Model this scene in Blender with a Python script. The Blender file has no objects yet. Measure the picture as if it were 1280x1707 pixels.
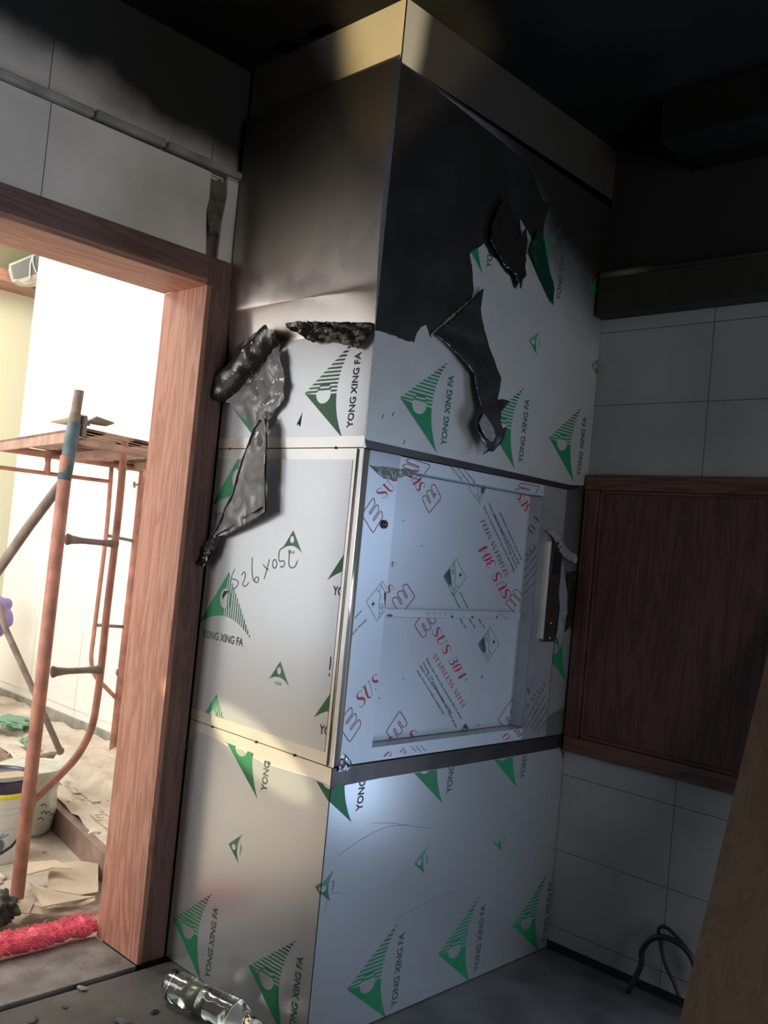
import bpy, bmesh, math, random
from mathutils import Vector, Matrix, noise
from mathutils.geometry import tessellate_polygon, delaunay_2d_cdt
random.seed(7)
C = bpy.context.scene.collection
PI = math.pi
# ------------------------------------------------------------------ camera
CAM = Vector((-1.905, -1.9586, 1.483)); YAW, PITCH, ROLL, FPX = 0.8003, 0.037, 0.0956, 1535.6
fw = Vector((math.sin(YAW)*math.cos(PITCH), math.cos(YAW)*math.cos(PITCH), math.sin(PITCH)))
rt0 = Vector((math.cos(YAW), -math.sin(YAW), 0)); up0 = rt0.cross(fw)
rt = rt0*math.cos(ROLL) + up0*math.sin(ROLL); up = -rt0*math.sin(ROLL) + up0*math.cos(ROLL)
cd = bpy.data.cameras.new('camera'); cam = bpy.data.objects.new('camera', cd); C.objects.link(cam)
cd.sensor_fit = 'VERTICAL'; cd.sensor_height = 36.0; cd.lens = FPX*36.0/1707.0
cd.clip_start = 0.02
R3 = Matrix((rt, up, -fw)).transposed()
cam.matrix_world = Matrix.Translation(CAM) @ R3.to_4x4()
bpy.context.scene.camera = cam
# ------------------------------------------------------------------ world, lights, exposure
sc = bpy.context.scene
sc.view_settings.view_transform = 'Standard'; sc.view_settings.look = 'None'
sc.view_settings.exposure = 0.0; sc.view_settings.gamma = 1.0
sc.view_settings.use_curve_mapping = False
w = bpy.data.worlds.new('world'); sc.world = w; w.use_nodes = True
w.node_tree.nodes['Background'].inputs[0].default_value = (0.55, 0.7, 1.0, 1)
w.node_tree.nodes['Background'].inputs[1].default_value = 0.6
def area(name, loc, direction, sx, sy, energy, col):
    l = bpy.data.lights.new(name, 'AREA'); l.shape = 'RECTANGLE'; l.size = sx; l.size_y = sy
    l.energy = energy; l.color = col
    o = bpy.data.objects.new(name, l); C.objects.link(o); o.location = loc
    o.rotation_euler = Vector(direction).to_track_quat('-Z', 'Y').to_euler(); return o
def spot(name, loc, target, energy, col, deg, blend, r=0.02):
    l = bpy.data.lights.new(name, 'SPOT'); l.energy = energy; l.color = col
    l.spot_size = math.radians(deg); l.spot_blend = blend; l.shadow_soft_size = r
    o = bpy.data.objects.new(name, l); C.objects.link(o); o.location = loc
    o.rotation_euler = (Vector(target)-Vector(loc)).to_track_quat('-Z', 'Y').to_euler(); return o
area('assumed_daylight_far_room', (-2.5, 1.75, 1.8), (1, 0.25, -0.05), 1.2, 2.4, 78, (1.0, 0.955, 0.87))  # far room is bright but its windows are unseen; daylight assumed from left
area('fill_far_reflection', (-3.1, 3.6, 1.75), (1, -0.05, -0.05), 2.2, 2.4, 17, (1.0, 0.965, 0.89))  # weak light added for the left face to mirror; window unseen
area('fill_far_room', (-0.7, 3.6, 4.0), (0.85, 0.1, -0.8), 1.6, 1.6, 150, (1.0, 0.97, 0.90))  # added fill to whiten the far wall; the ceiling has no skylight
area('assumed_daylight_right', (1.30, -1.75, 0.95), (-1, 0.25, 0), 1.25, 1.6, 30, (0.56, 0.73, 1.0))  # opening out of view, assumed from the bluish sheen on the front film
area('fill_behind', (-1.2, -3.85, 1.7), (-0.05, 1, 0.0), 1.6, 1.6, 33, (1.0, 0.97, 0.93))  # soft light added behind the camera; a window there is assumed
spot('added_spot_top', (-2.3, -0.9, 0.3), (0.0, 0.03, 2.99), 700, (1.0, 0.76, 0.36), 8.5, 0.7)  # narrow spot added to warm the top corner; no lamp seen there
spot('added_spot_low', (-1.9, 2.6, 1.9), (0.0, 0.37, 0.80), 1100, (1.0, 0.86, 0.50), 7.0, 0.3).scale = (1.0, 0.42, 1.0)  # spot added, squashed flat, for the low yellow patch; source unseen
# ------------------------------------------------------------------ measures of the place
W, D, ZC = 1.244, 0.747, 3.145
Z1, Z2, ZS = 0.82, 1.769, 2.945
def at(px, py, ax, val):
    d = fw + rt*((px-640)/FPX) - up*((py-853.5)/FPX)
    return CAM + d*((val-CAM[ax])/d[ax])
# a "face" maps plane coordinates (a, b, out) to the world
def FF(a, b, o=0.0): return Vector((a, -o, b))           # front face: a = x, b = z
def LF(a, b, o=0.0): return Vector((-o, a, b))           # left face: a = y, b = z
def DF(a, b, o=0.0): return Vector((a, 0.055-o, b))      # recessed door leaf
def RF(a, b, o=0.0): return Vector((0.95-o, a, b))       # reveal of the door opening
def fpx(p): v = at(p[0], p[1], 1, 0.0); return (v.x, v.z)
def lpx(p): v = at(p[0], p[1], 0, 0.0); return (v.y, v.z)
def dpx(p): v = at(p[0], p[1], 1, 0.055); return (v.x, v.z)
# ------------------------------------------------------------------ materials
def newmat(name):
    m = bpy.data.materials.new(name); m.use_nodes = True
    return m, m.node_tree, m.node_tree.nodes['Principled BSDF']
def mat(name, col, rough=0.6, metal=0.0, coat=0.0, var=0.0, vscale=8.0, bump=0.0, bscale=60.0, rvar=0.0, spec=0.5, trans=0.0, alpha=1.0):
    m, t, b = newmat(name)
    b.inputs['Base Color'].default_value = (*col, 1); b.inputs['Roughness'].default_value = rough
    b.inputs['Metallic'].default_value = metal; b.inputs['Coat Weight'].default_value = coat
    b.inputs['Specular IOR Level'].default_value = spec
    b.inputs['Transmission Weight'].default_value = trans; b.inputs['Alpha'].default_value = alpha
    N = t.nodes; L = t.links
    if var or bump or rvar:
        tc = N.new('ShaderNodeTexCoord')
    if var or rvar:
        nz = N.new('ShaderNodeTexNoise'); nz.inputs['Scale'].default_value = vscale; nz.inputs['Detail'].default_value = 6
        L.new(tc.outputs['Object'], nz.inputs['Vector'])
    if var:
        cr = N.new('ShaderNodeMapRange'); cr.inputs[1].default_value = 0.3; cr.inputs[2].default_value = 0.7
        cr.inputs[3].default_value = 1-var; cr.inputs[4].default_value = 1+var
        L.new(nz.outputs['Fac'], cr.inputs[0])
        mx = N.new('ShaderNodeMix'); mx.data_type = 'RGBA'; mx.blend_type = 'MULTIPLY'; mx.inputs[0].default_value = 1
        mx.inputs[6].default_value = (*col, 1); L.new(cr.outputs[0], mx.inputs[7]); L.new(mx.outputs[2], b.inputs['Base Color'])
    if rvar:
        rr = N.new('ShaderNodeMapRange'); rr.inputs[1].default_value = 0.35; rr.inputs[2].default_value = 0.65
        rr.inputs[3].default_value = rough-rvar; rr.inputs[4].default_value = rough+rvar
        L.new(nz.outputs['Fac'], rr.inputs[0]); L.new(rr.outputs[0], b.inputs['Roughness'])
    if bump:
        n2 = N.new('ShaderNodeTexNoise'); n2.inputs['Scale'].default_value = bscale; n2.inputs['Detail'].default_value = 5
        L.new(tc.outputs['Object'], n2.inputs['Vector'])
        bp = N.new('ShaderNodeBump'); bp.inputs['Strength'].default_value = bump; bp.inputs['Distance'].default_value = 0.01
        L.new(n2.outputs['Fac'], bp.inputs['Height']); L.new(bp.outputs[0], b.inputs['Normal'])
    return m
def wood(name, c1, c2, rough=0.5, axis='Z', scale=1.0):
    m, t, b = newmat(name); N = t.nodes; L = t.links
    tc = N.new('ShaderNodeTexCoord'); mp = N.new('ShaderNodeMapping')
    s = [14*scale]*3; s['XYZ'.index(axis)] = 1.3*scale; mp.inputs['Scale'].default_value = s
    L.new(tc.outputs['Object'], mp.inputs['Vector'])
    nz = N.new('ShaderNodeTexNoise'); nz.inputs['Scale'].default_value = 1.1; nz.inputs['Detail'].default_value = 3; nz.inputs['Distortion'].default_value = 1.6
    L.new(mp.outputs[0], nz.inputs['Vector'])
    mul = N.new('ShaderNodeMath'); mul.operation = 'MULTIPLY'; mul.inputs[1].default_value = 26
    L.new(nz.outputs['Fac'], mul.inputs[0])
    sn = N.new('ShaderNodeMath'); sn.operation = 'SINE'; L.new(mul.outputs[0], sn.inputs[0])
    mp2 = N.new('ShaderNodeMapping'); s2 = [160]*3; s2['XYZ'.index(axis)] = 7; mp2.inputs['Scale'].default_value = s2
    L.new(tc.outputs['Object'], mp2.inputs['Vector'])
    n2 = N.new('ShaderNodeTexNoise'); n2.inputs['Scale'].default_value = 1.0; n2.inputs['Detail'].default_value = 4
    L.new(mp2.outputs[0], n2.inputs['Vector'])
    ad = N.new('ShaderNodeMath'); ad.operation = 'MULTIPLY_ADD'; ad.inputs[1].default_value = 0.28; L.new(sn.outputs[0], ad.inputs[0]); L.new(n2.outputs['Fac'], ad.inputs[2])
    cr = N.new('ShaderNodeValToRGB'); cr.color_ramp.elements[0].position = 0.2; cr.color_ramp.elements[1].position = 0.72
    cr.color_ramp.elements[0].color = (*c2, 1); cr.color_ramp.elements[1].color = (*c1, 1)
    L.new(ad.outputs[0], cr.inputs[0]); L.new(cr.outputs[0], b.inputs['Base Color'])
    b.inputs['Roughness'].default_value = rough
    bp = N.new('ShaderNodeBump'); bp.inputs['Strength'].default_value = 0.25; bp.inputs['Distance'].default_value = 0.003
    L.new(ad.outputs[0], bp.inputs['Height']); L.new(bp.outputs[0], b.inputs['Normal'])
    return m
def tiles(name, col, u_axis, u0, v0, du, dv, soot0, soot1, grout=(0.05, 0.05, 0.045), rough=0.45, sootcol=(0.012, 0.012, 0.011), tilt=0.0):
    """wall tiles with joints; fire soot thickens with height from soot0 to soot1"""
    m, t, b = newmat(name); N = t.nodes; L = t.links
    g = N.new('ShaderNodeNewGeometry'); sp = N.new('ShaderNodeSeparateXYZ'); L.new(g.outputs['Position'], sp.inputs[0])
    def joint(out, off, pitch, wd):
        a = N.new('ShaderNodeMath'); a.operation = 'SUBTRACT'; L.new(out, a.inputs[0]); a.inputs[1].default_value = off - 50*pitch
        q = N.new('ShaderNodeMath'); q.operation = 'MODULO'; L.new(a.outputs[0], q.inputs[0]); q.inputs[1].default_value = pitch
        c = N.new('ShaderNodeMath'); c.operation = 'PINGPONG'; L.new(q.outputs[0], c.inputs[0]); c.inputs[1].default_value = pitch/2
        l = N.new('ShaderNodeMath'); l.operation = 'LESS_THAN'; L.new(c.outputs[0], l.inputs[0]); l.inputs[1].default_value = wd
        return l.outputs[0]
    ju = joint(sp.outputs[u_axis], u0, du, 0.0013); jv = joint(sp.outputs[2], v0, dv, 0.0013)
    mxj = N.new('ShaderNodeMath'); mxj.operation = 'MAXIMUM'; L.new(ju, mxj.inputs[0]); L.new(jv, mxj.inputs[1])
    nz = N.new('ShaderNodeTexNoise'); nz.inputs['Scale'].default_value = 3.0; nz.inputs['Detail'].default_value = 5
    L.new(g.outputs['Position'], nz.inputs['Vector'])
    vr = N.new('ShaderNodeMapRange'); vr.inputs[1].default_value = 0.3; vr.inputs[2].default_value = 0.7; vr.inputs[3].default_value = 0.8; vr.inputs[4].default_value = 1.12
    L.new(nz.outputs['Fac'], vr.inputs[0])
    m1 = N.new('ShaderNodeMix'); m1.data_type = 'RGBA'; m1.blend_type = 'MULTIPLY'; m1.inputs[0].default_value = 1
    m1.inputs[6].default_value = (*col, 1); L.new(vr.outputs[0], m1.inputs[7])
    m2 = N.new('ShaderNodeMix'); m2.data_type = 'RGBA'; L.new(mxj.outputs[0], m2.inputs[0]); L.new(m1.outputs[2], m2.inputs[6]); m2.inputs[7].default_value = (*grout, 1)
    # soot mask
    za = N.new('ShaderNodeMath'); za.operation = 'MULTIPLY_ADD'; L.new(nz.outputs['Fac'], za.inputs[0]); za.inputs[1].default_value = 0.25; L.new(sp.outputs[2], za.inputs[2])
    zb = N.new('ShaderNodeMath'); zb.operation = 'MULTIPLY_ADD'; L.new(sp.outputs[u_axis], zb.inputs[0]); zb.inputs[1].default_value = tilt; L.new(za.outputs[0], zb.inputs[2])
    sr = N.new('ShaderNodeMapRange'); sr.interpolation_type = 'SMOOTHSTEP'; sr.inputs[1].default_value = soot0+0.125; sr.inputs[2].default_value = soot1+0.125
    L.new(zb.outputs[0], sr.inputs[0])
    m3 = N.new('ShaderNodeMix'); m3.data_type = 'RGBA'; L.new(sr.outputs[0], m3.inputs[0]); L.new(m2.outputs[2], m3.inputs[6]); m3.inputs[7].default_value = (*sootcol, 1)
    L.new(m3.outputs[2], b.inputs['Base Color'])
    rm = N.new('ShaderNodeMapRange'); rm.inputs[3].default_value = rough; rm.inputs[4].default_value = 0.85; L.new(sr.outputs[0], rm.inputs[0]); L.new(rm.outputs[0], b.inputs['Roughness'])
    bp = N.new('ShaderNodeBump'); bp.invert = True; bp.inputs['Strength'].default_value = 0.6; bp.inputs['Distance'].default_value = 0.002
    L.new(mxj.outputs[0], bp.inputs['Height']); L.new(bp.outputs[0], b.inputs['Normal'])
    return m
def sooty(name, col, rough, metal, ramp, aniso=0.0, sootcol=(0.02, 0.018, 0.016), bump=0.0):
    """smooth sheet with fire soot, on the head also a painted light patch: ramp = (axis weights xyz, start, end)"""
    m, t, b = newmat(name); N = t.nodes; L = t.links
    g = N.new('ShaderNodeNewGeometry')
    dp = N.new('ShaderNodeVectorMath'); dp.operation = 'DOT_PRODUCT'; L.new(g.outputs['Position'], dp.inputs[0]); dp.inputs[1].default_value = ramp[0]
    nz = N.new('ShaderNodeTexNoise'); nz.inputs['Scale'].default_value = 2.6; nz.inputs['Detail'].default_value = 6; L.new(g.outputs['Position'], nz.inputs['Vector'])
    ad = N.new('ShaderNodeMath'); ad.operation = 'MULTIPLY_ADD'; L.new(nz.outputs['Fac'], ad.inputs[0]); ad.inputs[1].default_value = 0.3; L.new(dp.outputs['Value'], ad.inputs[2])
    sr = N.new('ShaderNodeMapRange'); sr.interpolation_type = 'SMOOTHSTEP'; sr.inputs[1].default_value = ramp[1]+0.15; sr.inputs[2].default_value = ramp[2]+0.15
    sr.inputs[4].default_value = ramp[3] if len(ramp) > 3 else 1.0
    L.new(ad.outputs[0], sr.inputs[0])
    mx = N.new('ShaderNodeMix'); mx.data_type = 'RGBA'; L.new(sr.outputs[0], mx.inputs[0]); mx.inputs[6].default_value = (*col, 1); mx.inputs[7].default_value = (*sootcol, 1)
    L.new(mx.outputs[2], b.inputs['Base Color'])
    n2 = N.new('ShaderNodeTexNoise'); n2.inputs['Scale'].default_value = 9; n2.inputs['Detail'].default_value = 4; L.new(g.outputs['Position'], n2.inputs['Vector'])
    rr = N.new('ShaderNodeMapRange'); rr.inputs[1].default_value = 0.35; rr.inputs[2].default_value = 0.65; rr.inputs[3].default_value = rough*0.85; rr.inputs[4].default_value = rough*1.2
    L.new(n2.outputs['Fac'], rr.inputs[0])
    r2 = N.new('ShaderNodeMix'); r2.data_type = 'FLOAT'; L.new(sr.outputs[0], r2.inputs[0]); L.new(rr.outputs[0], r2.inputs[2]); r2.inputs[3].default_value = min(0.6, rough+0.25)
    L.new(r2.outputs[0], b.inputs['Roughness'])
    b.inputs['Metallic'].default_value = metal
    if aniso:
        b.inputs['Anisotropic'].default_value = aniso; b.inputs['Anisotropic Rotation'].default_value = AROT
        tg = N.new('ShaderNodeTangent'); tg.direction_type = 'RADIAL'; tg.axis = 'Z'; L.new(tg.outputs[0], b.inputs['Tangent'])
    if bump:
        n3 = N.new('ShaderNodeTexNoise'); n3.inputs['Scale'].default_value = 5; n3.inputs['Detail'].default_value = 1; L.new(g.outputs['Position'], n3.inputs['Vector'])
        bp = N.new('ShaderNodeBump'); bp.inputs['Strength'].default_value = bump; bp.inputs['Distance'].default_value = 0.02
        L.new(n3.outputs['Fac'], bp.inputs['Height']); L.new(bp.outputs[0], b.inputs['Normal'])
    return m
M = {}
AROT = 0.25
M['steel'] = sooty('brushed_steel', (0.76, 0.70, 0.63), 0.25, 0.95, ((0, 0.35, 1), 2.32, 3.0, 0.80), aniso=0.75, bump=0.04)
M['steel_strip'] = mat('steel_strip', (0.80, 0.77, 0.70), 0.20, 0.65, rvar=0.04)
M['steel_dark'] = mat('dull_steel', (0.34, 0.33, 0.34), 0.34, 1.0, rvar=0.08)
M['steel_band'] = mat('band_steel', (0.085, 0.075, 0.072), 0.35, 0.8, rvar=0.05)
M['film'] = mat('protective_film', (0.56, 0.58, 0.60), 0.27, 0.72, bump=0.03, bscale=6)
M['film_up'] = sooty('protective_film_sooty', (0.50, 0.51, 0.50), 0.36, 0.35, ((0.5, 0, 1), 2.85, 3.22))
M['green'] = mat('green_print', (0.012, 0.19, 0.075), 0.4)
M['green_pale'] = mat('pale_green_print', (0.10, 0.25, 0.17), 0.4)
M['greytext'] = mat('grey_green_print', (0.03, 0.075, 0.06), 0.6)
M['red'] = mat('red_print', (0.42, 0.025, 0.05), 0.4)
M['darkred'] = mat('dark_red_print', (0.22, 0.03, 0.07), 0.4)
M['ink'] = mat('black_print', (0.035, 0.06, 0.07), 0.45)
M['marker'] = mat('marker_ink', (0.10, 0.11, 0.12), 0.5)
M['doorfilm'] = mat('blue_grey_film', (0.52, 0.57, 0.62), 0.38, 0.40, var=0.04, vscale=5)
M['blackfilm'] = mat('black_film', (0.014, 0.0135, 0.012), 0.45, 0.0, coat=0.1, rvar=0.08, vscale=6)
M['blackcrumple'] = mat('black_crumpled_film', (0.022, 0.019, 0.018), 0.24, 0.0, coat=0.25, bump=0.15, bscale=30)
M['head'] = sooty('head_soot_and_light_patch', (0.74, 0.68, 0.56), 0.45, 0.15, ((6, 1.6, -0.8), -2.24, -1.75, 0.96))  # pale corner follows the warm light patch put into the colour; soot around it
M['greyfilm'] = mat('grey_clear_film', (0.20, 0.205, 0.215), 0.30, 0.0, coat=0.3, bump=0.35, bscale=22, alpha=0.85)
M['greyfilm'].node_tree.nodes['Bump'].inputs['Strength'].default_value = 0.12
M['greyfilm'].node_tree.nodes['Principled BSDF'].inputs['Coat Weight'].default_value = 0.3
M['dark'] = mat('dark_gap', (0.01, 0.01, 0.01), 0.8)
M['wood'] = wood('red_oak', (0.46, 0.225, 0.16), (0.33, 0.14, 0.095), 0.5)
M['woodx'] = wood('red_oak_x', (0.46, 0.225, 0.16), (0.33, 0.14, 0.095), 0.5, 'X')
M['wood_dark'] = wood('dark_mahogany', (0.105, 0.042, 0.032), (0.06, 0.022, 0.018), 0.5)
M['wood_dark_y'] = wood('dark_mahogany_y', (0.125, 0.06, 0.042), (0.07, 0.03, 0.02), 0.5, 'Y')
M['wood_arch'] = wood('architrave_oak', (0.175, 0.10, 0.088), (0.125, 0.066, 0.056), 0.5)
M['wood_archx'] = wood('architrave_oak_x', (0.175, 0.10, 0.088), (0.125, 0.066, 0.056), 0.5, 'X')
M['plank'] = wood('brown_board', (0.20, 0.13, 0.085), (0.165, 0.10, 0.063), 0.65, 'Z', 0.6)
M['tile_door'] = tiles('tiles_door_wall', (0.74, 0.68, 0.62), 0, -0.12, 2.42, 0.6, 0.30, 2.68, 2.86, tilt=0.10)
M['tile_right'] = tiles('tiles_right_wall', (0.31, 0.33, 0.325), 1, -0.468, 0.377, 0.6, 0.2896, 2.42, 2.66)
M['tile_gen'] = tiles('tiles_other_wall', (0.30, 0.30, 0.30), 0, 0, 0.377, 0.6, 0.2896, 1.9, 2.5)
M['tile_geny'] = tiles('tiles_other_wall_y', (0.30, 0.30, 0.30), 1, 0, 0.377, 0.6, 0.2896, 1.9, 2.5)
M['soot'] = mat('soot_black', (0.010, 0.010, 0.009), 0.9, spec=0.1, var=0.35, vscale=2.5, bump=0.2, bscale=14)
M['floor'] = mat('dirty_floor', (0.10, 0.098, 0.092), 0.6, var=0.4, vscale=5, bump=0.25, bscale=40)
M['sill'] = mat('stone_threshold', (0.19, 0.175, 0.17), 0.55, var=0.45, vscale=9, bump=0.3, bscale=60)
M['dust'] = mat('dusty_rubble', (0.56, 0.49, 0.41), 0.9, var=0.22, vscale=7, bump=0.8, bscale=30)
M['ledge_side'] = mat('brown_stone_riser', (0.25, 0.17, 0.14), 0.7, var=0.3, vscale=9)
M['white_wall'] = mat('white_painted_wall', (0.84, 0.82, 0.78), 0.8)
M['yellow_wall'] = mat('cream_yellow_wall', (0.88, 0.80, 0.52), 0.85)
M['trimgrey'] = mat('sooty_trim', (0.30, 0.29, 0.26), 0.7, var=0.3, vscale=10)
M['redoxide'] = mat('red_oxide_pipe', (0.42, 0.19, 0.14), 0.65, var=0.3, vscale=14, bump=0.3, bscale=60)
M['rust'] = mat('rusty_grey_pipe', (0.24, 0.19, 0.16), 0.7, var=0.3, vscale=18, bump=0.3, bscale=60)
M['rustdeck'] = mat('dusty_red_deck', (0.40, 0.25, 0.20), 0.8, var=0.3, vscale=10)
M['blue'] = mat('worn_blue_pipe', (0.10, 0.16, 0.20), 0.6, var=0.3, vscale=18)
M['cardboard'] = mat('cardboard', (0.52, 0.43, 0.32), 0.9, var=0.12, vscale=8)
M['pink'] = mat('pink_netting', (0.88, 0.15, 0.22), 0.8, var=0.2, vscale=30)
M['pailwhite'] = mat('white_plastic', (0.72, 0.75, 0.75), 0.35)
M['yellow'] = mat('yellow_plastic', (0.75, 0.72, 0.05), 0.35)
M['purple'] = mat('dark_purple_plastic', (0.045, 0.035, 0.075), 0.3)
M['lilac'] = mat('lilac_fabric', (0.22, 0.15, 0.34), 0.6)
M['rubber'] = mat('black_rubber', (0.012, 0.013, 0.014), 0.5)
M['beige'] = mat('beige_plastic', (0.34, 0.33, 0.28), 0.5)
M['ac'] = mat('aged_white_plastic', (0.62, 0.60, 0.54), 0.5)
M['acdark'] = mat('grey_mesh_grille', (0.25, 0.24, 0.21), 0.8, bump=0.5, bscale=200)
M['clear'] = mat('clear_plastic', (0.80, 0.84, 0.82), 0.06, trans=1.0)
M['label'] = mat('bottle_label', (0.10, 0.12, 0.08), 0.3, coat=0.3)
M['bronze'] = mat('bronze_panel', (0.10, 0.085, 0.065), 0.32, 0.8)
M['display'] = mat('dark_display', (0.012, 0.012, 0.014), 0.2)
M['plaster'] = mat('pinkish_plaster', (0.30, 0.24, 0.22), 0.9, var=0.4, vscale=20, bump=0.8, bscale=50)
M['plastergrey'] = mat('grey_plaster', (0.14, 0.14, 0.13), 0.9, var=0.4, vscale=30, bump=0.8, bscale=50)
M['mortar'] = mat('green_brown_mortar', (0.13, 0.12, 0.08), 0.95, var=0.4, vscale=30, bump=1, bscale=60)
M['leafgreen'] = mat('crumpled_green_film', (0.16, 0.30, 0.20), 0.6)
M['whitesack'] = mat('pale_woven_sack', (0.55, 0.55, 0.48), 0.8, var=0.2, vscale=15, bump=0.5, bscale=50)
M['inkblue'] = mat('blue_grey_print', (0.20, 0.26, 0.36), 0.5)
# ------------------------------------------------------------------ mesh helpers
def obj(name, bm, mats, parent=None, smooth=False, autos=None):
    bmesh.ops.recalc_face_normals(bm, faces=bm.faces[:]) if not getattr(bm, 'keep', False) and autos != 'keep' else None
    me = bpy.data.meshes.new(name); bm.to_mesh(me); bm.free()
    if not isinstance(mats, (list, tuple)): mats = [mats]
    for m in mats: me.materials.append(m)
    if smooth:
        for p in me.polygons: p.use_smooth = True
    o = bpy.data.objects.new(name, me); C.objects.link(o)
    if parent: o.parent = parent; o.matrix_parent_inverse = Matrix.Translation(-parent.location)
    return o
def thing(name, label, cat, loc=(0, 0, 0), group=None):
    o = bpy.data.objects.new(name, None); C.objects.link(o); o.location = loc
    o.empty_display_size = 0.1
    o['label'] = label; o['category'] = cat
    if group: o['group'] = group
    return o
def tag(o, label, cat, group=None, kind=None):
    o['label'] = label; o['category'] = cat
    if group: o['group'] = group
    if kind: o['kind'] = kind
    return o
def struct(name, bm, m, **k):
    o = obj(name, bm, m, **k); o['kind'] = 'structure'; return o
def box(bm, x0, x1, y0, y1, z0, z1, bev=0.0, mi=0):
    vs = [bm.verts.new((x, y, z)) for x in (x0, x1) for y in (y0, y1) for z in (z0, z1)]
    fs = []
    for q in ((0, 1, 3, 2), (4, 6, 7, 5), (0, 4, 5, 1), (2, 3, 7, 6), (0, 2, 6, 4), (1, 5, 7, 3)):
        f = bm.faces.new([vs[i] for i in q]); f.material_index = mi; fs.append(f)
    if bev:
        es = list({e for f in fs for e in f.edges})
        r = bmesh.ops.bevel(bm, geom=es, offset=bev, segments=2, affect='EDGES', profile=0.5)
        for f in r['faces']: f.material_index = mi
    return fs
def B(*a, **k): bm = bmesh.new(); box(bm, *a, **k); return bm
def catmull(pts, n=6, closed=False):
    P = [Vector(p) for p in pts]; out = []; m = len(P)
    rng = range(m) if closed else range(m-1)
    for i in rng:
        p0 = P[(i-1) % m] if (closed or i > 0) else P[0]*2-P[1]
        p1 = P[i]; p2 = P[(i+1) % m]; p3 = P[(i+2) % m] if (closed or i+2 < m) else P[-1]*2-P[-2]
        for k in range(n):
            t = k/n
            out.append(0.5*((2*p1)+(p2-p0)*t+(2*p0-5*p1+4*p2-p3)*t*t+(3*p1-p0-3*p2+p3)*t**3))
    if not closed: out.append(P[-1])
    return out
def tube(bm, pts, r, n=12, mi=0, cap=True):
    pts = [Vector(p) for p in pts]; rings = []; ref = None
    for i, p in enumerate(pts):
        a = pts[max(0, i-1)]; b = pts[min(len(pts)-1, i+1)]; d = (b-a).normalized()
        if ref is None: ref = d.orthogonal().normalized()
        ref = (ref - d*ref.dot(d)).normalized(); q = d.cross(ref)
        rr = r[i] if isinstance(r, (list, tuple)) else r
        rings.append([bm.verts.new(p + (ref*math.cos(2*PI*k/n)+q*math.sin(2*PI*k/n))*rr) for k in range(n)])
    for a, b in zip(rings, rings[1:]):
        for k in range(n):
            f = bm.faces.new((a[k], a[(k+1) % n], b[(k+1) % n], b[k])); f.material_index = mi; f.smooth = True
    if cap:
        f = bm.faces.new(rings[0][::-1]); f.material_index = mi; f = bm.faces.new(rings[-1]); f.material_index = mi
def lathe(bm, prof, mtx=Matrix(), n=32, mi=0, cap=True):
    rings = []
    for r, z in prof:
        rings.append([bm.verts.new(mtx @ Vector((max(r, 1e-4)*math.cos(2*PI*k/n), max(r, 1e-4)*math.sin(2*PI*k/n), z))) for k in range(n)])
    for j, (a, b) in enumerate(zip(rings, rings[1:])):
        for k in range(n):
            f = bm.faces.new((a[k], a[(k+1) % n], b[(k+1) % n], b[k])); f.smooth = True
            f.material_index = mi[j] if isinstance(mi, (list, tuple)) else mi
    if cap:
        f = bm.faces.new(rings[0][::-1]); f.material_index = mi[0] if isinstance(mi, (list, tuple)) else mi
        f = bm.faces.new(rings[-1]); f.material_index = mi[-1] if isinstance(mi, (list, tuple)) else mi
def slab(bm, face, pts, o0, o1, mi=0):
    """polygon in face coordinates extruded from offset o0 to o1"""
    top = [bm.verts.new(face(a, b, o1)) for a, b in pts]; bot = [bm.verts.new(face(a, b, o0)) for a, b in pts]
    for t in tessellate_polygon([[Vector((a, b, 0)) for a, b in pts]]):
        f = bm.faces.new([top[i] for i in t]); f.material_index = mi
        f = bm.faces.new([bot[i] for i in t][::-1]); f.material_index = mi
    n = len(pts)
    for i in range(n):
        f = bm.faces.new((top[i], top[(i+1) % n], bot[(i+1) % n], bot[i])); f.material_index = mi
def prism(bm, pts3, off, mi=0):
    """planar polygon of 3d points extruded by vector off"""
    off = Vector(off); P = [Vector(p) for p in pts3]; n = len(P)
    nm = Vector((0, 0, 0))
    for i in range(n): nm += P[i].cross(P[(i+1) % n])
    nm.normalize(); u = nm.orthogonal().normalized(); v = nm.cross(u)
    top = [bm.verts.new(p+off) for p in P]; bot = [bm.verts.new(p) for p in P]
    for t in tessellate_polygon([[Vector((p.dot(u), p.dot(v), 0)) for p in P]]):
        f = bm.faces.new([top[i] for i in t]); f.material_index = mi
        f = bm.faces.new([bot[i] for i in t][::-1]); f.material_index = mi
    for i in range(n):
        f = bm.faces.new((top[i], top[(i+1) % n], bot[(i+1) % n], bot[i])); f.material_index = mi
def rough_line(pts, amp=0.004, step=0.012, closed=True):
    """break a torn outline into small irregular steps"""
    out = []; n = len(pts)
    for i in range(n if closed else n-1):
        a = Vector((*pts[i], 0)); b = Vector((*pts[(i+1) % n], 0)); L = (b-a).length; k = max(1, int(L/step))
        d = (b-a).normalized() if L > 1e-6 else Vector((1, 0, 0)); nn = Vector((-d.y, d.x, 0))
        for j in range(k):
            p = a+(b-a)*(j/k) + (nn*random.uniform(-amp, amp) if j else Vector((0, 0, 0)))
            out.append((p.x, p.y))
    return out
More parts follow.
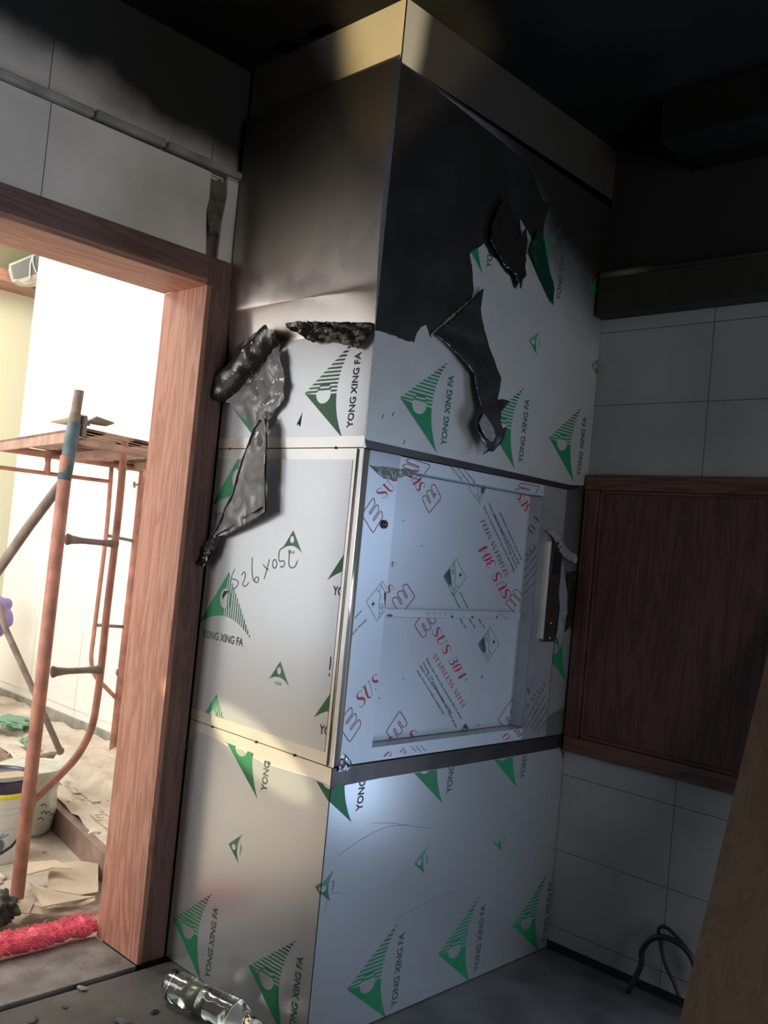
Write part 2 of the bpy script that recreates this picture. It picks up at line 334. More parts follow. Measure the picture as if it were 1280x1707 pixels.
def sheet(bm, face, pts, off, cell=0.012, thick=0.0012, mi=0):
    """thin crumpled sheet: polygon filled with a fine triangulation; off(a,b) = distance from the face"""
    vs = [Vector(p) for p in pts]; n = len(vs); edges = [(i, (i+1) % n) for i in range(n)]
    x0 = min(v.x for v in vs); x1 = max(v.x for v in vs); y0 = min(v.y for v in vs); y1 = max(v.y for v in vs)
    def inside(x, y):
        c = False; j = n-1
        for i in range(n):
            if (vs[i].y > y) != (vs[j].y > y) and x < (vs[j].x-vs[i].x)*(y-vs[i].y)/(vs[j].y-vs[i].y)+vs[i].x: c = not c
            j = i
        return c
    pv = list(vs); yy = y0; r = 0
    while yy < y1:
        xx = x0+(cell/2 if r % 2 else 0)
        while xx < x1:
            p = (xx+random.uniform(-.2, .2)*cell, yy+random.uniform(-.2, .2)*cell)
            if inside(*p): pv.append(Vector(p))
            xx += cell
        yy += cell; r += 1
    V, E_, Fc = delaunay_2d_cdt(pv, edges, [list(range(n))], 1, 1e-5)[:3]
    top = [bm.verts.new(face(v.x, v.y, off(v.x, v.y)+thick)) for v in V]; bot = [bm.verts.new(face(v.x, v.y, off(v.x, v.y))) for v in V]
    cnt = {}
    for f in Fc:
        try:
            a = bm.faces.new([top[i] for i in f]); b = bm.faces.new([bot[i] for i in f][::-1])
            a.material_index = b.material_index = mi
        except ValueError: continue
        for k in range(len(f)):
            e = (f[k], f[(k+1) % len(f)]); cnt.setdefault(tuple(sorted(e)), []).append(e)
    for k, es in cnt.items():
        if len(es) == 1:
            i, j = es[0]
            try: bm.faces.new((top[j], top[i], bot[i], bot[j])).material_index = mi
            except ValueError: pass
def nz(a, b, s=10, seed=0.0): return noise.noise(Vector((a*s, b*s, seed)))
def ridge(a, b, s=10, seed=0.0): return 1-abs(noise.noise(Vector((a*s, b*s, seed))))*2
# ------------------------------------------------------------------ printing on faces
def clip_poly(poly, clip):
    """clip a convex polygon by a convex counter-clockwise polygon"""
    out = list(poly)
    for i in range(len(clip)):
        a = clip[i]; b = clip[(i+1) % len(clip)]; inp = out; out = []
        if not inp: return []
        def s(p): return (b[0]-a[0])*(p[1]-a[1])-(b[1]-a[1])*(p[0]-a[0])
        for j in range(len(inp)):
            p = inp[j]; q = inp[(j+1) % len(inp)]; sp_ = s(p); sq = s(q)
            if sp_ >= 0: out.append(p)
            if (sp_ >= 0) != (sq >= 0):
                t = sp_/(sp_-sq); out.append((p[0]+(q[0]-p[0])*t, p[1]+(q[1]-p[1])*t))
    return out
class Print:
    """flat ink shapes gathered in one panel's mesh, clipped to the panel"""
    def __init__(s, bm, face, clip=None, off=0.0022):
        s.bm = bm; s.face = face; s.off = off; s.clip = None
        if clip:
            A = sum(clip[i][0]*clip[(i+1) % len(clip)][1]-clip[(i+1) % len(clip)][0]*clip[i][1] for i in range(len(clip)))
            s.clip = clip if A > 0 else clip[::-1]
    def tri(s, pts, mi, do=0.0):
        if s.clip: pts = clip_poly(pts, s.clip)
        if len(pts) < 3: return
        try: f = s.bm.faces.new([s.bm.verts.new(s.face(a, b, s.off+do)) for a, b in pts]); f.material_index = mi
        except ValueError: pass
    def poly(s, pts, mi, do=0.0):
        for t in tessellate_polygon([[Vector((a, b, 0)) for a, b in pts]]): s.tri([pts[i] for i in t], mi, do)
    def quad(s, pts, mi, do=0.0): s.tri(pts, mi, do)
    def stroke(s, pts, wd, mi, closed=False, do=0.0):
        P = [Vector(p[:2]) for p in pts]; n = len(P)
        ws = [p[2] if len(p) > 2 else wd for p in pts]; Ls = []; Rs = []
        for i in range(n):
            a = P[(i-1) % n] if (closed or i) else P[0]; b = P[(i+1) % n] if (closed or i < n-1) else P[-1]
            d = b-a
            if d.length < 1e-9: d = Vector((1, 0))
            d.normalize(); q = Vector((-d.y, d.x))*ws[i]*0.5; Ls.append(P[i]+q); Rs.append(P[i]-q)
        for i in range(n if closed else n-1):
            j = (i+1) % n; s.quad([tuple(Ls[i]), tuple(Rs[i]), tuple(Rs[j]), tuple(Ls[j])], mi, do)
_fc = {}
def font_mesh(txt, bold):
    k = (txt, bold)
    if k not in _fc:
        cu = bpy.data.curves.new('t', 'FONT'); cu.body = txt; cu.offset = bold; cu.resolution_u = 3; cu.fill_mode = 'FRONT'
        o = bpy.data.objects.new('t', cu); me = o.to_mesh()
        vs = [v.co.copy() for v in me.vertices]; fs = [tuple(p.vertices) for p in me.polygons]
        o.to_mesh_clear(); bpy.data.objects.remove(o); bpy.data.curves.remove(cu); _fc[k] = (vs, fs)
    return _fc[k]
def text(pr, txt, o, ux, vy, mi, bold=0.0, capw=None, shear=0.0):
    """o = baseline start, ux = whole baseline vector, vy = cap-height vector (plane coordinates)"""
    vs, fs = font_mesh(txt, bold)
    x0 = min(v.x for v in vs); x1 = max(v.x for v in vs); H = 0.70
    for f in fs:
        pr.quad([(o[0]+ux[0]*((vs[i].x-x0)/(x1-x0)+shear*vs[i].y)+vy[0]*vs[i].y/H, o[1]+ux[1]*((vs[i].x-x0)/(x1-x0)+shear*vs[i].y)+vy[1]*vs[i].y/H) for i in f], mi)
# serif letters drawn with a pen of changing width: (advance, [strokes of (x, y, w)])
T_, N_ = 0.22, 0.045
GL = {
 'S': (0.70, [[(.60,.76,N_),(.60,.90,N_),(.50,.97,N_),(.33,.985,N_*1.5),(.16,.90,.14),(.13,.76,.19),(.24,.62,.23),(.42,.50,.25),(.56,.38,.23),(.62,.24,.18),(.55,.09,.11),(.38,.01,N_*1.4),(.20,.03,N_),(.10,.12,N_),(.08,.27,N_)]]),
 'U': (0.84, [[(.20,.97,T_),(.20,.60,T_),(.20,.30,T_),(.26,.10,.15),(.42,.015,.06),(.58,.07,N_),(.66,.25,N_),(.67,.60,N_),(.67,.97,N_)],[(.02,.98,N_),(.38,.98,N_)],[(.55,.98,N_),(.80,.98,N_)]]),
 'T': (0.74, [[(.36,.98,T_),(.36,.02,T_)],[(.02,.98,N_),(.70,.98,N_)],[(.03,.98,N_),(.02,.74,N_)],[(.69,.98,N_),(.70,.74,N_)],[(.22,.02,N_),(.50,.02,N_)]]),
 'A': (0.80, [[(.36,1.0,.10),(.62,.02,T_)],[(.38,.98,N_),(.10,.02,N_)],[(.19,.34,N_),(.54,.34,N_)],[(.0,.02,N_),(.24,.02,N_)],[(.46,.02,N_),(.78,.02,N_)]]),
 'I': (0.42, [[(.20,.98,T_),(.20,.02,T_)],[(.04,.98,N_),(.36,.98,N_)],[(.04,.02,N_),(.36,.02,N_)]]),
 'N': (0.84, [[(.14,.98,N_),(.14,.02,N_)],[(.66,.98,N_),(.66,.02,N_)],[(.14,.95,T_),(.62,.05,T_)],[(.02,.02,N_),(.26,.02,N_)],[(.54,.98,N_),(.80,.98,N_)],[(.02,.98,N_),(.16,.98,N_)]]),
 'L': (0.70, [[(.20,.98,T_),(.20,.02,T_)],[(.04,.98,N_),(.36,.98,N_)],[(.04,.02,N_),(.62,.02,N_),(.64,.30,N_)]]),
 'E': (0.72, [[(.20,.98,T_),(.20,.02,T_)],[(.04,.98,N_),(.60,.98,N_),(.62,.76,N_)],[(.04,.02,N_),(.62,.02,N_),(.64,.26,N_)],[(.20,.52,N_),(.46,.52,N_)],[(.46,.64,N_),(.46,.40,N_)]]),
 '3': (0.62, [[(.10,.78,N_),(.14,.92,N_),(.28,.985,N_),(.46,.90,.15),(.46,.68,.17),(.36,.55,.08),(.24,.53,N_)],[(.30,.53,N_),(.46,.45,.16),(.52,.26,.20),(.44,.07,.12),(.26,.01,N_),(.12,.07,N_),(.07,.20,.06)]]),
 '0': (0.66, [[(.31,.985,N_),(.15,.88,.12),(.12,.50,T_),(.15,.12,.12),(.31,.015,N_),(.47,.12,.12),(.50,.50,T_),(.47,.88,.12),(.31,.985,N_)]]),
 '4': (0.66, [[(.42,.98,T_*.95),(.42,.02,T_*.95)],[(.40,.98,N_),(.04,.30,N_),(.62,.30,.07)],[(.28,.02,N_),(.56,.02,N_)]]),
 ' ': (0.45, []), '?': (0.1, [])}
def serif(pr, txt, o, ux, vy, mi, shear=0.0, wscale=1.0, gaps=0.06):
    adv = [GL[c][0]+gaps for c in txt]; tot = sum(adv); x = 0
    for c, a in zip(txt, adv):
        for st in GL[c][1]:
            cur = [Vector(p) for p in st]
            if len(st) > 3: cur = catmull(st, 4)
            uxl = math.hypot(*ux); vyl = math.hypot(*vy)
            pts = []
            for p in cur:
                fx = (x+p[0]+shear*p[1])/tot
                pts.append((o[0]+ux[0]*fx+vy[0]*p[1], o[1]+ux[1]*fx+vy[1]*p[1], p[2]*vyl*wscale*0.85))
            pr.stroke(pts, 0, mi)
        x += a
def yxf(pr, apex, rot, s=1.0, big=True, lean=0.0):
    """triangular sheet-maker's mark: apex (a, b); rot maps local (u right, v up) to plane axes"""
    def P(u, v): return (apex[0]+(rot[0][0]*u+rot[0][1]*v)*s, apex[1]+(rot[1][0]*u+rot[1][1]*v)*s)
    Cc, Mi, Bb = (-.146, -.196), (-.006, -.150), (.156, -.209)
    def arc(u):   # lower edge: a curve through C, M and B
        t = (u-Mi[0]); 
        return Mi[1]-((Mi[1]-Cc[1])/(Cc[0]-Mi[0])**2)*t*t if u < Mi[0] else Mi[1]-((Mi[1]-Bb[1])/(Bb[0]-Mi[0])**2)*t*t
    cu, cv, rx, ry = -.006, -.090, .030, .034
    def div(v): return Mi[0]*v/Mi[1]
    G, Gp, Tx = 1, 2, 3
    pts = [(0, 0), Cc] + [(Cc[0]+(Mi[0]-Cc[0])*k/10, arc(Cc[0]+(Mi[0]-Cc[0])*k/10)) for k in range(1, 11)]
    pts += [(cu-rx*math.sin(PI*k/12), cv-ry*math.cos(PI*k/12)) for k in range(13)]
    pr.poly([P(*p) for p in pts], G)
    if big:
        pitch = .0119; n = 13
        for k in range(n):
            ua = div(-.1)+.004+k*pitch; ub = ua+pitch*.52
            def topv(u): return Bb[1]*max(0, u)/Bb[0]
            va, vb = topv(ua), arc(ua); steps = 26; run = None
            for j in range(steps):
                t0, t1 = j/steps, (j+1)/steps
                vm = va+(vb-va)*(t0+t1)/2; ins = ((ua+ub)/2-cu)**2/rx**2+(vm-cv)**2/ry**2 < 1
                sh = pitch*.5 if ins else 0
                def q(u, t): tv = topv(u); bv = arc(u); return (u+sh, tv+(bv-tv)*t)
                pr.quad([P(*q(ua, t0)), P(*q(ua, t1)), P(*q(ub, t1)), P(*q(ub, t0))], G if k < 9 else Tx)
        text(pr, 'YONG XING FA', P(-.116, -.236), ((rot[0][0]*.232-rot[0][1]*lean*.232)*s, (rot[1][0]*.232-rot[1][1]*lean*.232)*s), ((rot[0][1]*.026)*s, (rot[1][1]*.026)*s), Tx, bold=.028)
    else:
        pts = [(0, 0)]+[(cu+rx*math.sin(PI*k/12), cv+ry*math.cos(PI*k/12)) for k in range(13)]+[(Mi[0]+(Bb[0]-Mi[0])*k/10, arc(Mi[0]+(Bb[0]-Mi[0])*k/10)) for k in range(11)]
        pr.poly([P(*p) for p in pts], Gp)
        text(pr, 'Y-X-F', P(-.05, -.225), (rot[0][0]*.10*s, rot[1][0]*.10*s), (rot[0][1]*.03*s, rot[1][1]*.03*s), Tx, bold=.02)
UPR_F = ((0, -1), (1, 0))       # on the front face: printed text climbs, mark points left
UPR_L = ((0, 1), (1, 0))        # on the left face: the same roll of sheet turned round the corner
NAT_L = ((-1, 0), (0, 1))       # on the left face: printed upright
FILM_M = [M['film'], M['green'], M['green_pale'], M['greytext'], M['marker'], M['dark']]
def rect(a0, a1, b0, b1): return [(a0, b0), (a1, b0), (a1, b1), (a0, b1)]
# ================================================================== THE SETTING
XL, YF = -3.7, -4.0            # far ends of the burnt room behind the camera
XJ = -0.115; ZL0, ZL1 = 2.325, 2.425; YR = 0.99   # door jamb, lintel, depth of the reveal
XJ2 = -1.12
struct('floor', B(XL, W+0.2, YF, 0.695, -0.1, 0), M['floor'])
struct('floor_far_room', B(-3.2, 1.3, YR, 5.6, -0.12, -0.02), M['dust'])
bm = bmesh.new(); box(bm, XJ2, XJ, 0.732, YR+0.02, -0.1, -0.002, bev=0.003); struct('trim_threshold', bm, M['sill'])
struct('floor_gap', B(XL, W, 0.69, YR+0.03, -0.12, -0.03), M['dark'])
struct('ceiling', B(XL, W+0.2, YF, D+0.25, ZC, ZC+0.1), M['soot'])
# beams under the sooty ceiling
bm = bmesh.new(); box(bm, 0.95, W, YF, -0.35, ZC-0.16, ZC); struct('ceiling_beam', bm, M['soot'])
# door wall: piers, over-door panel of tiles, sooty wall above
bm = bmesh.new()
box(bm, XL, XJ2-0.11, D+0.012, YR, -0.05, 2.72)
box(bm, XJ2-0.12, -0.145, D+0.012, YR, 2.40, 2.72)
box(bm, -0.06, -0.001, D+0.012, YR, 2.40, 2.745)
box(bm, XL, 0.0, D+0.03, YR, 2.70, ZC)
box(bm, 0.0, W+0.2, D+0.03, YR, 0, ZC)
box(bm, XL, 0.0, YR-0.05, YR, 2.40, ZC)
struct('wall_door_side', bm, M['tile_door'])
struct('wall_pier', B(XJ+0.021, -0.003, D+0.013, YR, -0.05, 2.40), M['dark'])
# tile over the door whose right edge broke away
bm = bmesh.new()
e = [at(*p, 1, D) for p in ((0, 150), (200, 215), (300, 250), (352, 287), (349, 330), (344, 350), (342, 430))]
slab(bm, FF, [(-1.6, 2.42), (-1.6, 2.715)] + [(v.x, min(v.z, 2.72)) for v in e[1:-1]] + [(-0.122, 2.42)], -D-0.012, -D)
struct('trim_overdoor_tile', bm, M['tile_door'])
bm = bmesh.new()
pts = rough_line([(-0.148, 2.60), (-0.142, 2.70), (-0.060, 2.71), (-0.066, 2.60), (-0.070, 2.52), (-0.108, 2.50), (-0.125, 2.56)], 0.006, 0.01)
sheet(bm, FF, pts, lambda a, b: -D-0.012+0.006*nz(a, b, 60), 0.008, 0.006)
struct('trim_mortar', bm, M['mortar'])
bm = bmesh.new(); slab(bm, FF, [(-0.075, 2.42), (-0.004, 2.42), (-0.004, 2.745), (-0.068, 2.725), (-0.062, 2.66), (-0.073, 2.56)], -D-0.010, -D+0.002)
struct('trim_narrow_tile', bm, M['tile_door'])
bm = bmesh.new()
for a, b in ((-1.8, -0.59), (-0.583, -0.33), (-0.322, -0.004)):
    box(bm, a, b, D-0.022, D+0.03, 2.722+0.004*(a > -1), 2.748+0.004*(a > -1), bev=0.006)
struct('trim_1', bm, M['trimgrey'])
bm = bmesh.new(); tube(bm, [(-0.008, D-0.004, 2.42), (-0.012, D-0.004, 2.60), (-0.005, D-0.004, 2.74)], 0.004, 8); struct('trim_2', bm, M['trimgrey'])
# door frame of red oak
fr = thing('door_frame', 'red oak door frame with deep lining around the bright doorway', 'door frame', (XJ, D, 0)); fr['kind'] = 'structure'; fr.name = 'door_1'
bm = bmesh.new(); box(bm, XJ+0.004, XJ+0.109, D-0.014, D+0.012, 0, ZL1+0.002, bev=0.003); obj('architrave', bm, M['wood_arch'], fr)
bm = bmesh.new(); box(bm, XJ, XJ+0.02, D-0.016, YR+0.012, 0.0, ZL0+0.001, bev=0.002); obj('jamb_lining', bm, M['wood'], fr)
bm = bmesh.new(); box(bm, XJ2-0.11, XJ+0.0035, D-0.014, D+0.012, ZL0+0.004, ZL1+0.002, bev=0.003); obj('head_architrave', bm, M['wood_archx'], fr)
bm = bmesh.new(); box(bm, XJ2, XJ, D-0.016, YR+0.012, ZL0, ZL0+0.02, bev=0.002); obj('head_lining', bm, M['woodx'], fr)
bm = bmesh.new(); box(bm, XJ2-0.11, XJ2, D-0.014, D+0.012, 0, ZL0, bev=0.003); obj('architrave', bm, M['wood_arch'], fr)
bm = bmesh.new(); box(bm, XJ2-0.02, XJ2, D+0.012, YR+0.012, 0, ZL0, bev=0.002); obj('jamb_lining', bm, M['wood'], fr)
# right wall with an unseen, assumed opening behind the leaning board
bm = bmesh.new()
box(bm, W, W+0.12, -1.02, 1.0, -0.0, ZC); box(bm, W, W+0.12, -2.45, -1.02, 2.2, ZC); box(bm, W, W+0.12, YF, -2.45, 0, ZC)
struct('wall_right', bm, M['tile_right'])
bm = bmesh.new(); box(bm, XL, W+0.12, YF-0.1, YF, 0, 0.8); box(bm, XL, -2.5, YF-0.1, YF, 0.8, ZC); box(bm, -0.7, W+0.12, YF-0.1, YF, 0.8, ZC); box(bm, -2.5, -0.7, YF-0.1, YF, 2.55, ZC)  # unseen wall; window gap assumed for the light behind the camera
struct('wall_front', bm, M['tile_gen'])
struct('wall_left', B(XL-0.1, XL, YF, YR, 0, ZC), M['tile_geny'])
# ledge of sooty wood and the pale conduit along the right wall
bm = bmesh.new(); box(bm, W-0.075, W-0.001, -1.0, -0.014, 2.455, 2.60, bev=0.004); struct('trim_3', bm, mat('charred_timber', (0.020, 0.018, 0.015), 0.85, var=0.3, vscale=12))
bm = bmesh.new(); tube(bm, [(W-0.055, -0.016, 2.617), (W-0.055, -0.2, 2.616), (W-0.055, -0.36, 2.612), (W-0.055, -1.0, 2.606)], [0.018, 0.017, 0.012, 0.010], 12)
tag(obj('conduit', bm, sooty('sooty_conduit', (0.36, 0.35, 0.29), 0.5, 0.0, ((0, -1, 0), 0.02, 0.30))), 'pale plastic conduit lying on the charred timber ledge', 'pipe')
bm = bmesh.new(); box(bm, W-0.006, W+0.002, -1.0, -0.0, 0, 0.03); struct('baseboard_right', bm, M['dark'])
# ------------------------------------------------------------------ room beyond the doorway
XW2 = 1.12; ZLE = 0.095
struct('wall_far_right', B(XW2, XW2+0.12, YR, 4.86, -0.1, 4.2), M['white_wall'])
struct('wall_far_back', B(-3.2, 2.6, 5.6, 5.7, -0.1, 4.2), M['yellow_wall'])
struct('wall_far_return', B(2.5, 2.6, 4.8, 5.6, -0.1, 4.2), M['yellow_wall'])
bm = bmesh.new(); box(bm, -3.3, -3.2, YR, 1.5, -0.1, 4.2); box(bm, -3.3, -3.2, 4.9, 5.7, -0.1, 4.2); box(bm, -3.3, -3.2, 1.5, 4.9, -0.1, 0.4); box(bm, -3.3, -3.2, 1.5, 4.9, 3.1, 4.2)  # far room's window gap is out of view and assumed
struct('wall_far_left', bm, M['white_wall'])
struct('ceiling_far_room', B(-3.3, 2.6, YR, 5.7, 4.2, 4.3), M['white_wall'])
bm = bmesh.new(); box(bm, -3.2, 2.5, 5.3, 5.6, 3.36, 4.2); struct('ceiling_far_beam', bm, mat('olive_bulkhead', (0.22, 0.20, 0.11), 0.8))
bm = bmesh.new(); box(bm, -3.2, 2.5, 5.28, 5.6, 3.27, 3.365); struct('trim_4', bm, M['woodx'])
bm = bmesh.new(); box(bm, XW2-0.014, XW2, YR, 4.86, ZLE, ZLE+0.09, bev=0.002); struct('baseboard_far', bm, M['trimgrey'])
bm = bmesh.new()
for y in (2.3, 2.95, 3.6, 4.25): box(bm, XW2-0.004, XW2+0.001, y-0.004, y+0.004, 0.2, 0.75)
box(bm, XW2-0.004, XW2+0.001, YR, 4.86, 0.235, 0.243); struct('trim_5', bm, mat('panel_joint', (0.74, 0.72, 0.66), 0.8))
# raised stone platform along that wall
bm = bmesh.new(); prism(bm, [(0.09, YR+0.01, -0.02), (0.53, 3.5, -0.02), (0.75, 4.86, -0.02), (XW2, 4.86, -0.02), (XW2, YR+0.01, -0.02)], (0, 0, ZLE+0.02), 0)
for f in bm.faces:
    if abs(f.normal.z) < 0.5: f.material_index = 1
struct('floor_platform', bm, [M['dust'], M['ledge_side']])
def grnd(px, py, z=0.0): return at(px, py, 2, z)
# greek key worn into the platform edge
bm = bmesh.new()
def PLF(a, b, o=0.0):
    base = Vector((0.30, 1.55, ZLE)); d = Vector((0.174, 1.0, 0)).normalized(); q = Vector((1.0, -0.174, 0)).normalized()
    v = base+d*a+q*b; v.z = ZLE+o; return v
pr = Print(bm, PLF, off=0.004)
for k in range(8):
    a = k*0.115
    pr.stroke([(a, 0), (a, 0.07), (a+0.08, 0.07), (a+0.08, 0.022), (a+0.035, 0.022), (a+0.035, 0.045)], 0.009, 0)
    pr.stroke([(a, 0), (a+0.115, 0)], 0.009, 0)
struct('trim_greek_key', bm, mat('worn_inlay', (0.40, 0.33, 0.27), 0.8))
# ================================================================== THE DUMBWAITER
dw = thing('dumbwaiter', 'tall stainless steel dumbwaiter shaft with green-printed protective film and soot on its top', 'dumbwaiter', (0, 0, 0))
i = 0.004
bm = bmesh.new()
box(bm, i, W-0.004, i, D-0.004, 0.002, Z1); box(bm, i, W-0.004, i, D-0.004, Z2, ZC-0.001)
box(bm, i, W-0.004, 0.075, D-0.004, Z1, Z2); box(bm, i, 0.158, i, 0.075, Z1, Z2); box(bm, 0.953, W-0.004, i, 0.075, Z1, Z2)
obj('shaft_body', bm, M['dark'], dw)
SG = 0.0015
def panel(name, face, pts, m, parent=dw, o0=-0.003, o1=0.0, sm=False):
    bm = bmesh.new(); slab(bm, face, pts, o0, o1); return obj(name, bm, m, parent)
# bare steel skins
panel('cladding_panel', FF, rect(0.0, W-0.001, 0.003, Z1-SG), M['steel_band'])
panel('cladding_panel', LF, rect(0.0, D-0.016, 0.003, Z1-SG), M['steel_strip'])
panel('cladding_panel', FF, rect(0.0, W-0.001, Z2+SG, ZS-SG), M['steel'])
bm = bmesh.new(); NB = 60; NC = 28; rows = []
def sst(v): v = min(1, max(0, v)); return v*v*(3-2*v)
for k in range(NB+1):
    z = Z2+0.03+(ZS-SG-Z2-0.03)*k/NB; t = min(1, max(0, (z-2.11)/0.50)); o_ = 0.023*(1-(1-t)**2)
    rows.append([bm.verts.new(LF(0.0, z, 0.0))]+[bm.verts.new(LF((D-0.016)*j/NC, z, o_)) for j in range(NC+1)])
for k in range(NB):
    for j in range(1, NC+1): f = bm.faces.new((rows[k][j], rows[k][j+1], rows[k+1][j+1], rows[k+1][j])); f.smooth = True
obj('cladding_panel', bm, M['steel'], dw)
panel('head_panel', FF, [(0, ZS), (W-0.001, ZS-0.035), (W-0.001, ZC-0.002), (0.0, ZC-0.002)], M['head'])
panel('head_panel', LF, [(0, ZS), (D, ZS), (D, ZC-0.002), (0, ZC-0.002)], M['head'])
# joint bands between the tiers
panel('joint_band', FF, [(0.0, Z1-0.055), (W-0.001, Z1-0.05), (W-0.001, Z1-SG), (0, Z1-SG)], M['steel_band'], o0=0.0, o1=0.0012)
panel('joint_band', FF, [(0.012, Z2+SG), (1.115, Z2-0.004), (W-0.06, Z2+0.01), (W-0.06, Z2+0.03), (0.0, Z2+0.028)], M['steel_band'], o0=0.0, o1=0.0012)
panel('joint_band', LF, [(0, Z2+SG), (D-0.016, Z2+SG), (D-0.016, Z2+0.037), (0.0, Z2+0.034)], M['steel_strip'], o0=0.0, o1=0.0012)
# ---- film with the triangular marks : lower tier, front face
bm = bmesh.new(); zt = Z1-0.052
FL = rough_line([(0.001, 0.004), (W-0.003, 0.004), (W-0.003, zt+0.008)], 0, 9) 
pts = [(0.001, 0.004), (W-0.003, 0.004), (W-0.003, zt-0.05), (W-0.03, zt+0.003), (1.05, zt+0.001), (0.6, zt-0.001), (0.2, zt), (0.06, zt-0.004), (0.001, zt-0.018)]
slab(bm, FF, pts, 0.0002, 0.0014)
pr = Print(bm, FF, rect(0.001, W-0.003, 0.004, zt-0.002), off=0.0017)
for k in range(0, 3): yxf(pr, (0.149+0.424*k, 0.139), UPR_F, lean=0.03)
for k in range(0, 4): yxf(pr, (-0.096+0.424*k, 0.794), UPR_F, lean=0.03)
for k in range(0, 3): yxf(pr, (-0.018+0.424*k, 0.470), UPR_F, 0.31, big=False)
for s in (((620, 1372), (650, 1372), (690, 1378), (720, 1380)), ((565, 1425), (600, 1400), (640, 1380), (680, 1374)), ((655, 1534), (700, 1510), (740, 1492), (760, 1485)), ((540, 1520), (550, 1490), (575, 1490))):
    pr.stroke([tuple(v) for v in catmull([(*fpx(p), 0) for p in s], 5)] if False else [(v.x, v.y) for v in catmull([(*fpx(p), 0) for p in s], 5)], 0.0012, 4)
obj('protective_film', bm, FILM_M, dw)
# ---- lower tier, left face
bm = bmesh.new()
tp = [lpx(p) for p in ((552, 1311), (534, 1302), (520, 1296), (500, 1290), (470, 1281), (440, 1272), (412, 1255), (404, 1249), (380, 1243), (344, 1224), (329, 1220), (318, 1233), (311, 1239))]
tp[0] = (0.001, tp[0][1])
slab(bm, LF, [(0.001, 0.004)]+tp+[(D-0.018, tp[-1][1]-0.01), (D-0.018, 0.004)], 0.0002, 0.0014)
clp = [(0.001, 0.004), (D-0.018, 0.004), (D-0.018, 0.790), (0.4, 0.782), (0.001, 0.766)]
pr = Print(bm, LF, clp, off=0.0017)
for k in range(0, 2): yxf(pr, (0.287+0.424*k, 0.139), UPR_L, lean=0.03)
for k in range(0, 2): yxf(pr, (0.098+0.424*k, 0.794), UPR_L, lean=0.03)
for k in range(0, 2): yxf(pr, (0.024+0.424*k, 0.470), UPR_L, 0.31, big=False)
obj('protective_film', bm, FILM_M, dw)
# ---- upper tier, left face: film below the peeled line
bm = bmesh.new()
tp = [lpx(p) for p in ((628, 541), (560, 541), (482, 545), (470, 556), (440, 575), (400, 600), (378, 610))]
tp[0] = (0.001, tp[0][1])
slab(bm, LF, [(0.001, Z2+0.036)]+tp+[(D-0.018, tp[-1][1]), (D-0.018, Z2+0.036)], 0.0002, 0.0014)
pr = Print(bm, LF, rect(0.001, D-0.018, Z2+0.037, 2.12), off=0.0017)
yxf(pr, (0.291, 1.945), UPR_L, lean=0.03); yxf(pr, (0.715, 1.945), UPR_L, lean=0.03)
c = lpx((499, 703)); pr.poly([(c[0]+dx, c[1]+dz) for dx, dz in ((-.012, .03), (.0, .008), (.012, -.012), (.002, -.008), (-.008, -.018), (-.010, -.002))], 5)
obj('protective_film', bm, FILM_M, dw)
# ---- middle tier, left face: framed panel
panel('cladding_panel', LF, rect(0.0, D-0.016, Z1+SG, Z2-SG), M['steel_strip'])
bm = bmesh.new(); r_ = rect(0.040, D-0.018, Z1+0.038, Z2-0.036)
slab(bm, LF, r_, 0.0002, 0.0014); pr = Print(bm, LF, r_, off=0.0017)
for z in (1.755, 1.345, 0.930): yxf(pr, (0.594, z), NAT_L)
for z in (1.560, 1.145): yxf(pr, (-0.045, z), NAT_L)
for z in (1.506, 1.090): yxf(pr, (0.280, z), NAT_L, 0.33, big=False)
def z7(x, y): return (320+x/4.571, 880+y/4.571)
hand = [[(330,315),(312,350),(306,385),(345,400),(355,425),(335,455),(305,470)], [(380,360),(400,335),(408,360),(400,400),(388,430),(410,445),(436,415)],
        [(462,225),(460,300),(462,360),(475,405),(500,415),(510,385),(492,375),(475,405)], [(545,280),(560,300),(585,320)], [(592,240),(575,310),(552,390)],
        [(640,240),(622,250),(618,290),(632,308),(648,285),(645,255),(638,242)], [(695,150),(672,170),(664,215),(670,255),(700,250),(708,275),(690,300),(675,290)],
        [(748,165),(742,230),(742,285),(765,305),(790,290),(808,248)]]
for s in hand: pr.stroke([(v.x, v.y) for v in catmull([(*lpx(z7(*p)), 0) for p in s], 5)], 0.0034, 4, do=0.0004)
for p in ((432, 1035), (430, 1085)): pass
for a, b in ((1.14, 1.10), (1.09, 1.082)): pr.stroke([(0.052, a), (0.050, (a+b)/2), (0.052, b)], 0.005, 5)
c = lpx((375, 990)); pr.poly([(c[0]+dx, c[1]+dz) for dx, dz in ((-.02, .012), (.002, .010), (.012, -.004), (.008, -.02), (-.004, -.004))], 5, do=0.0005)
obj('protective_film', bm, FILM_M, dw)
# rounded corner post of the middle tier
bm = bmesh.new(); R_ = 0.022; prof = [(-0.0015, 0.012)]
prof = [(0.027, -0.0012), (R_, -0.0012)] + [(R_-(R_+0.0012)*math.sin(a*PI/16), R_-(R_+0.0012)*math.cos(a*PI/16)) for a in range(0, 9)] + [(-0.0012, 0.024)]
v0 = [bm.verts.new((x, y, Z1+0.004)) for x, y in prof]; v1 = [bm.verts.new((x, y, Z2-0.004)) for x, y in prof]
for k in range(len(prof)-1): f = bm.faces.new((v0[k], v0[k+1], v1[k+1], v1[k])); f.smooth = True
cp = obj('corner_post', bm, M['steel_strip'], dw)
md = cp.modifiers.new('s', 'SOLIDIFY'); md.thickness = 0.001; md.offset = -1
bm = bmesh.new()
for y_ in (0.0245,): box(bm, -0.0018, 0.001, y_-0.001, y_+0.001, Z1, Z2)
obj('seam', bm, M['dark'], dw)
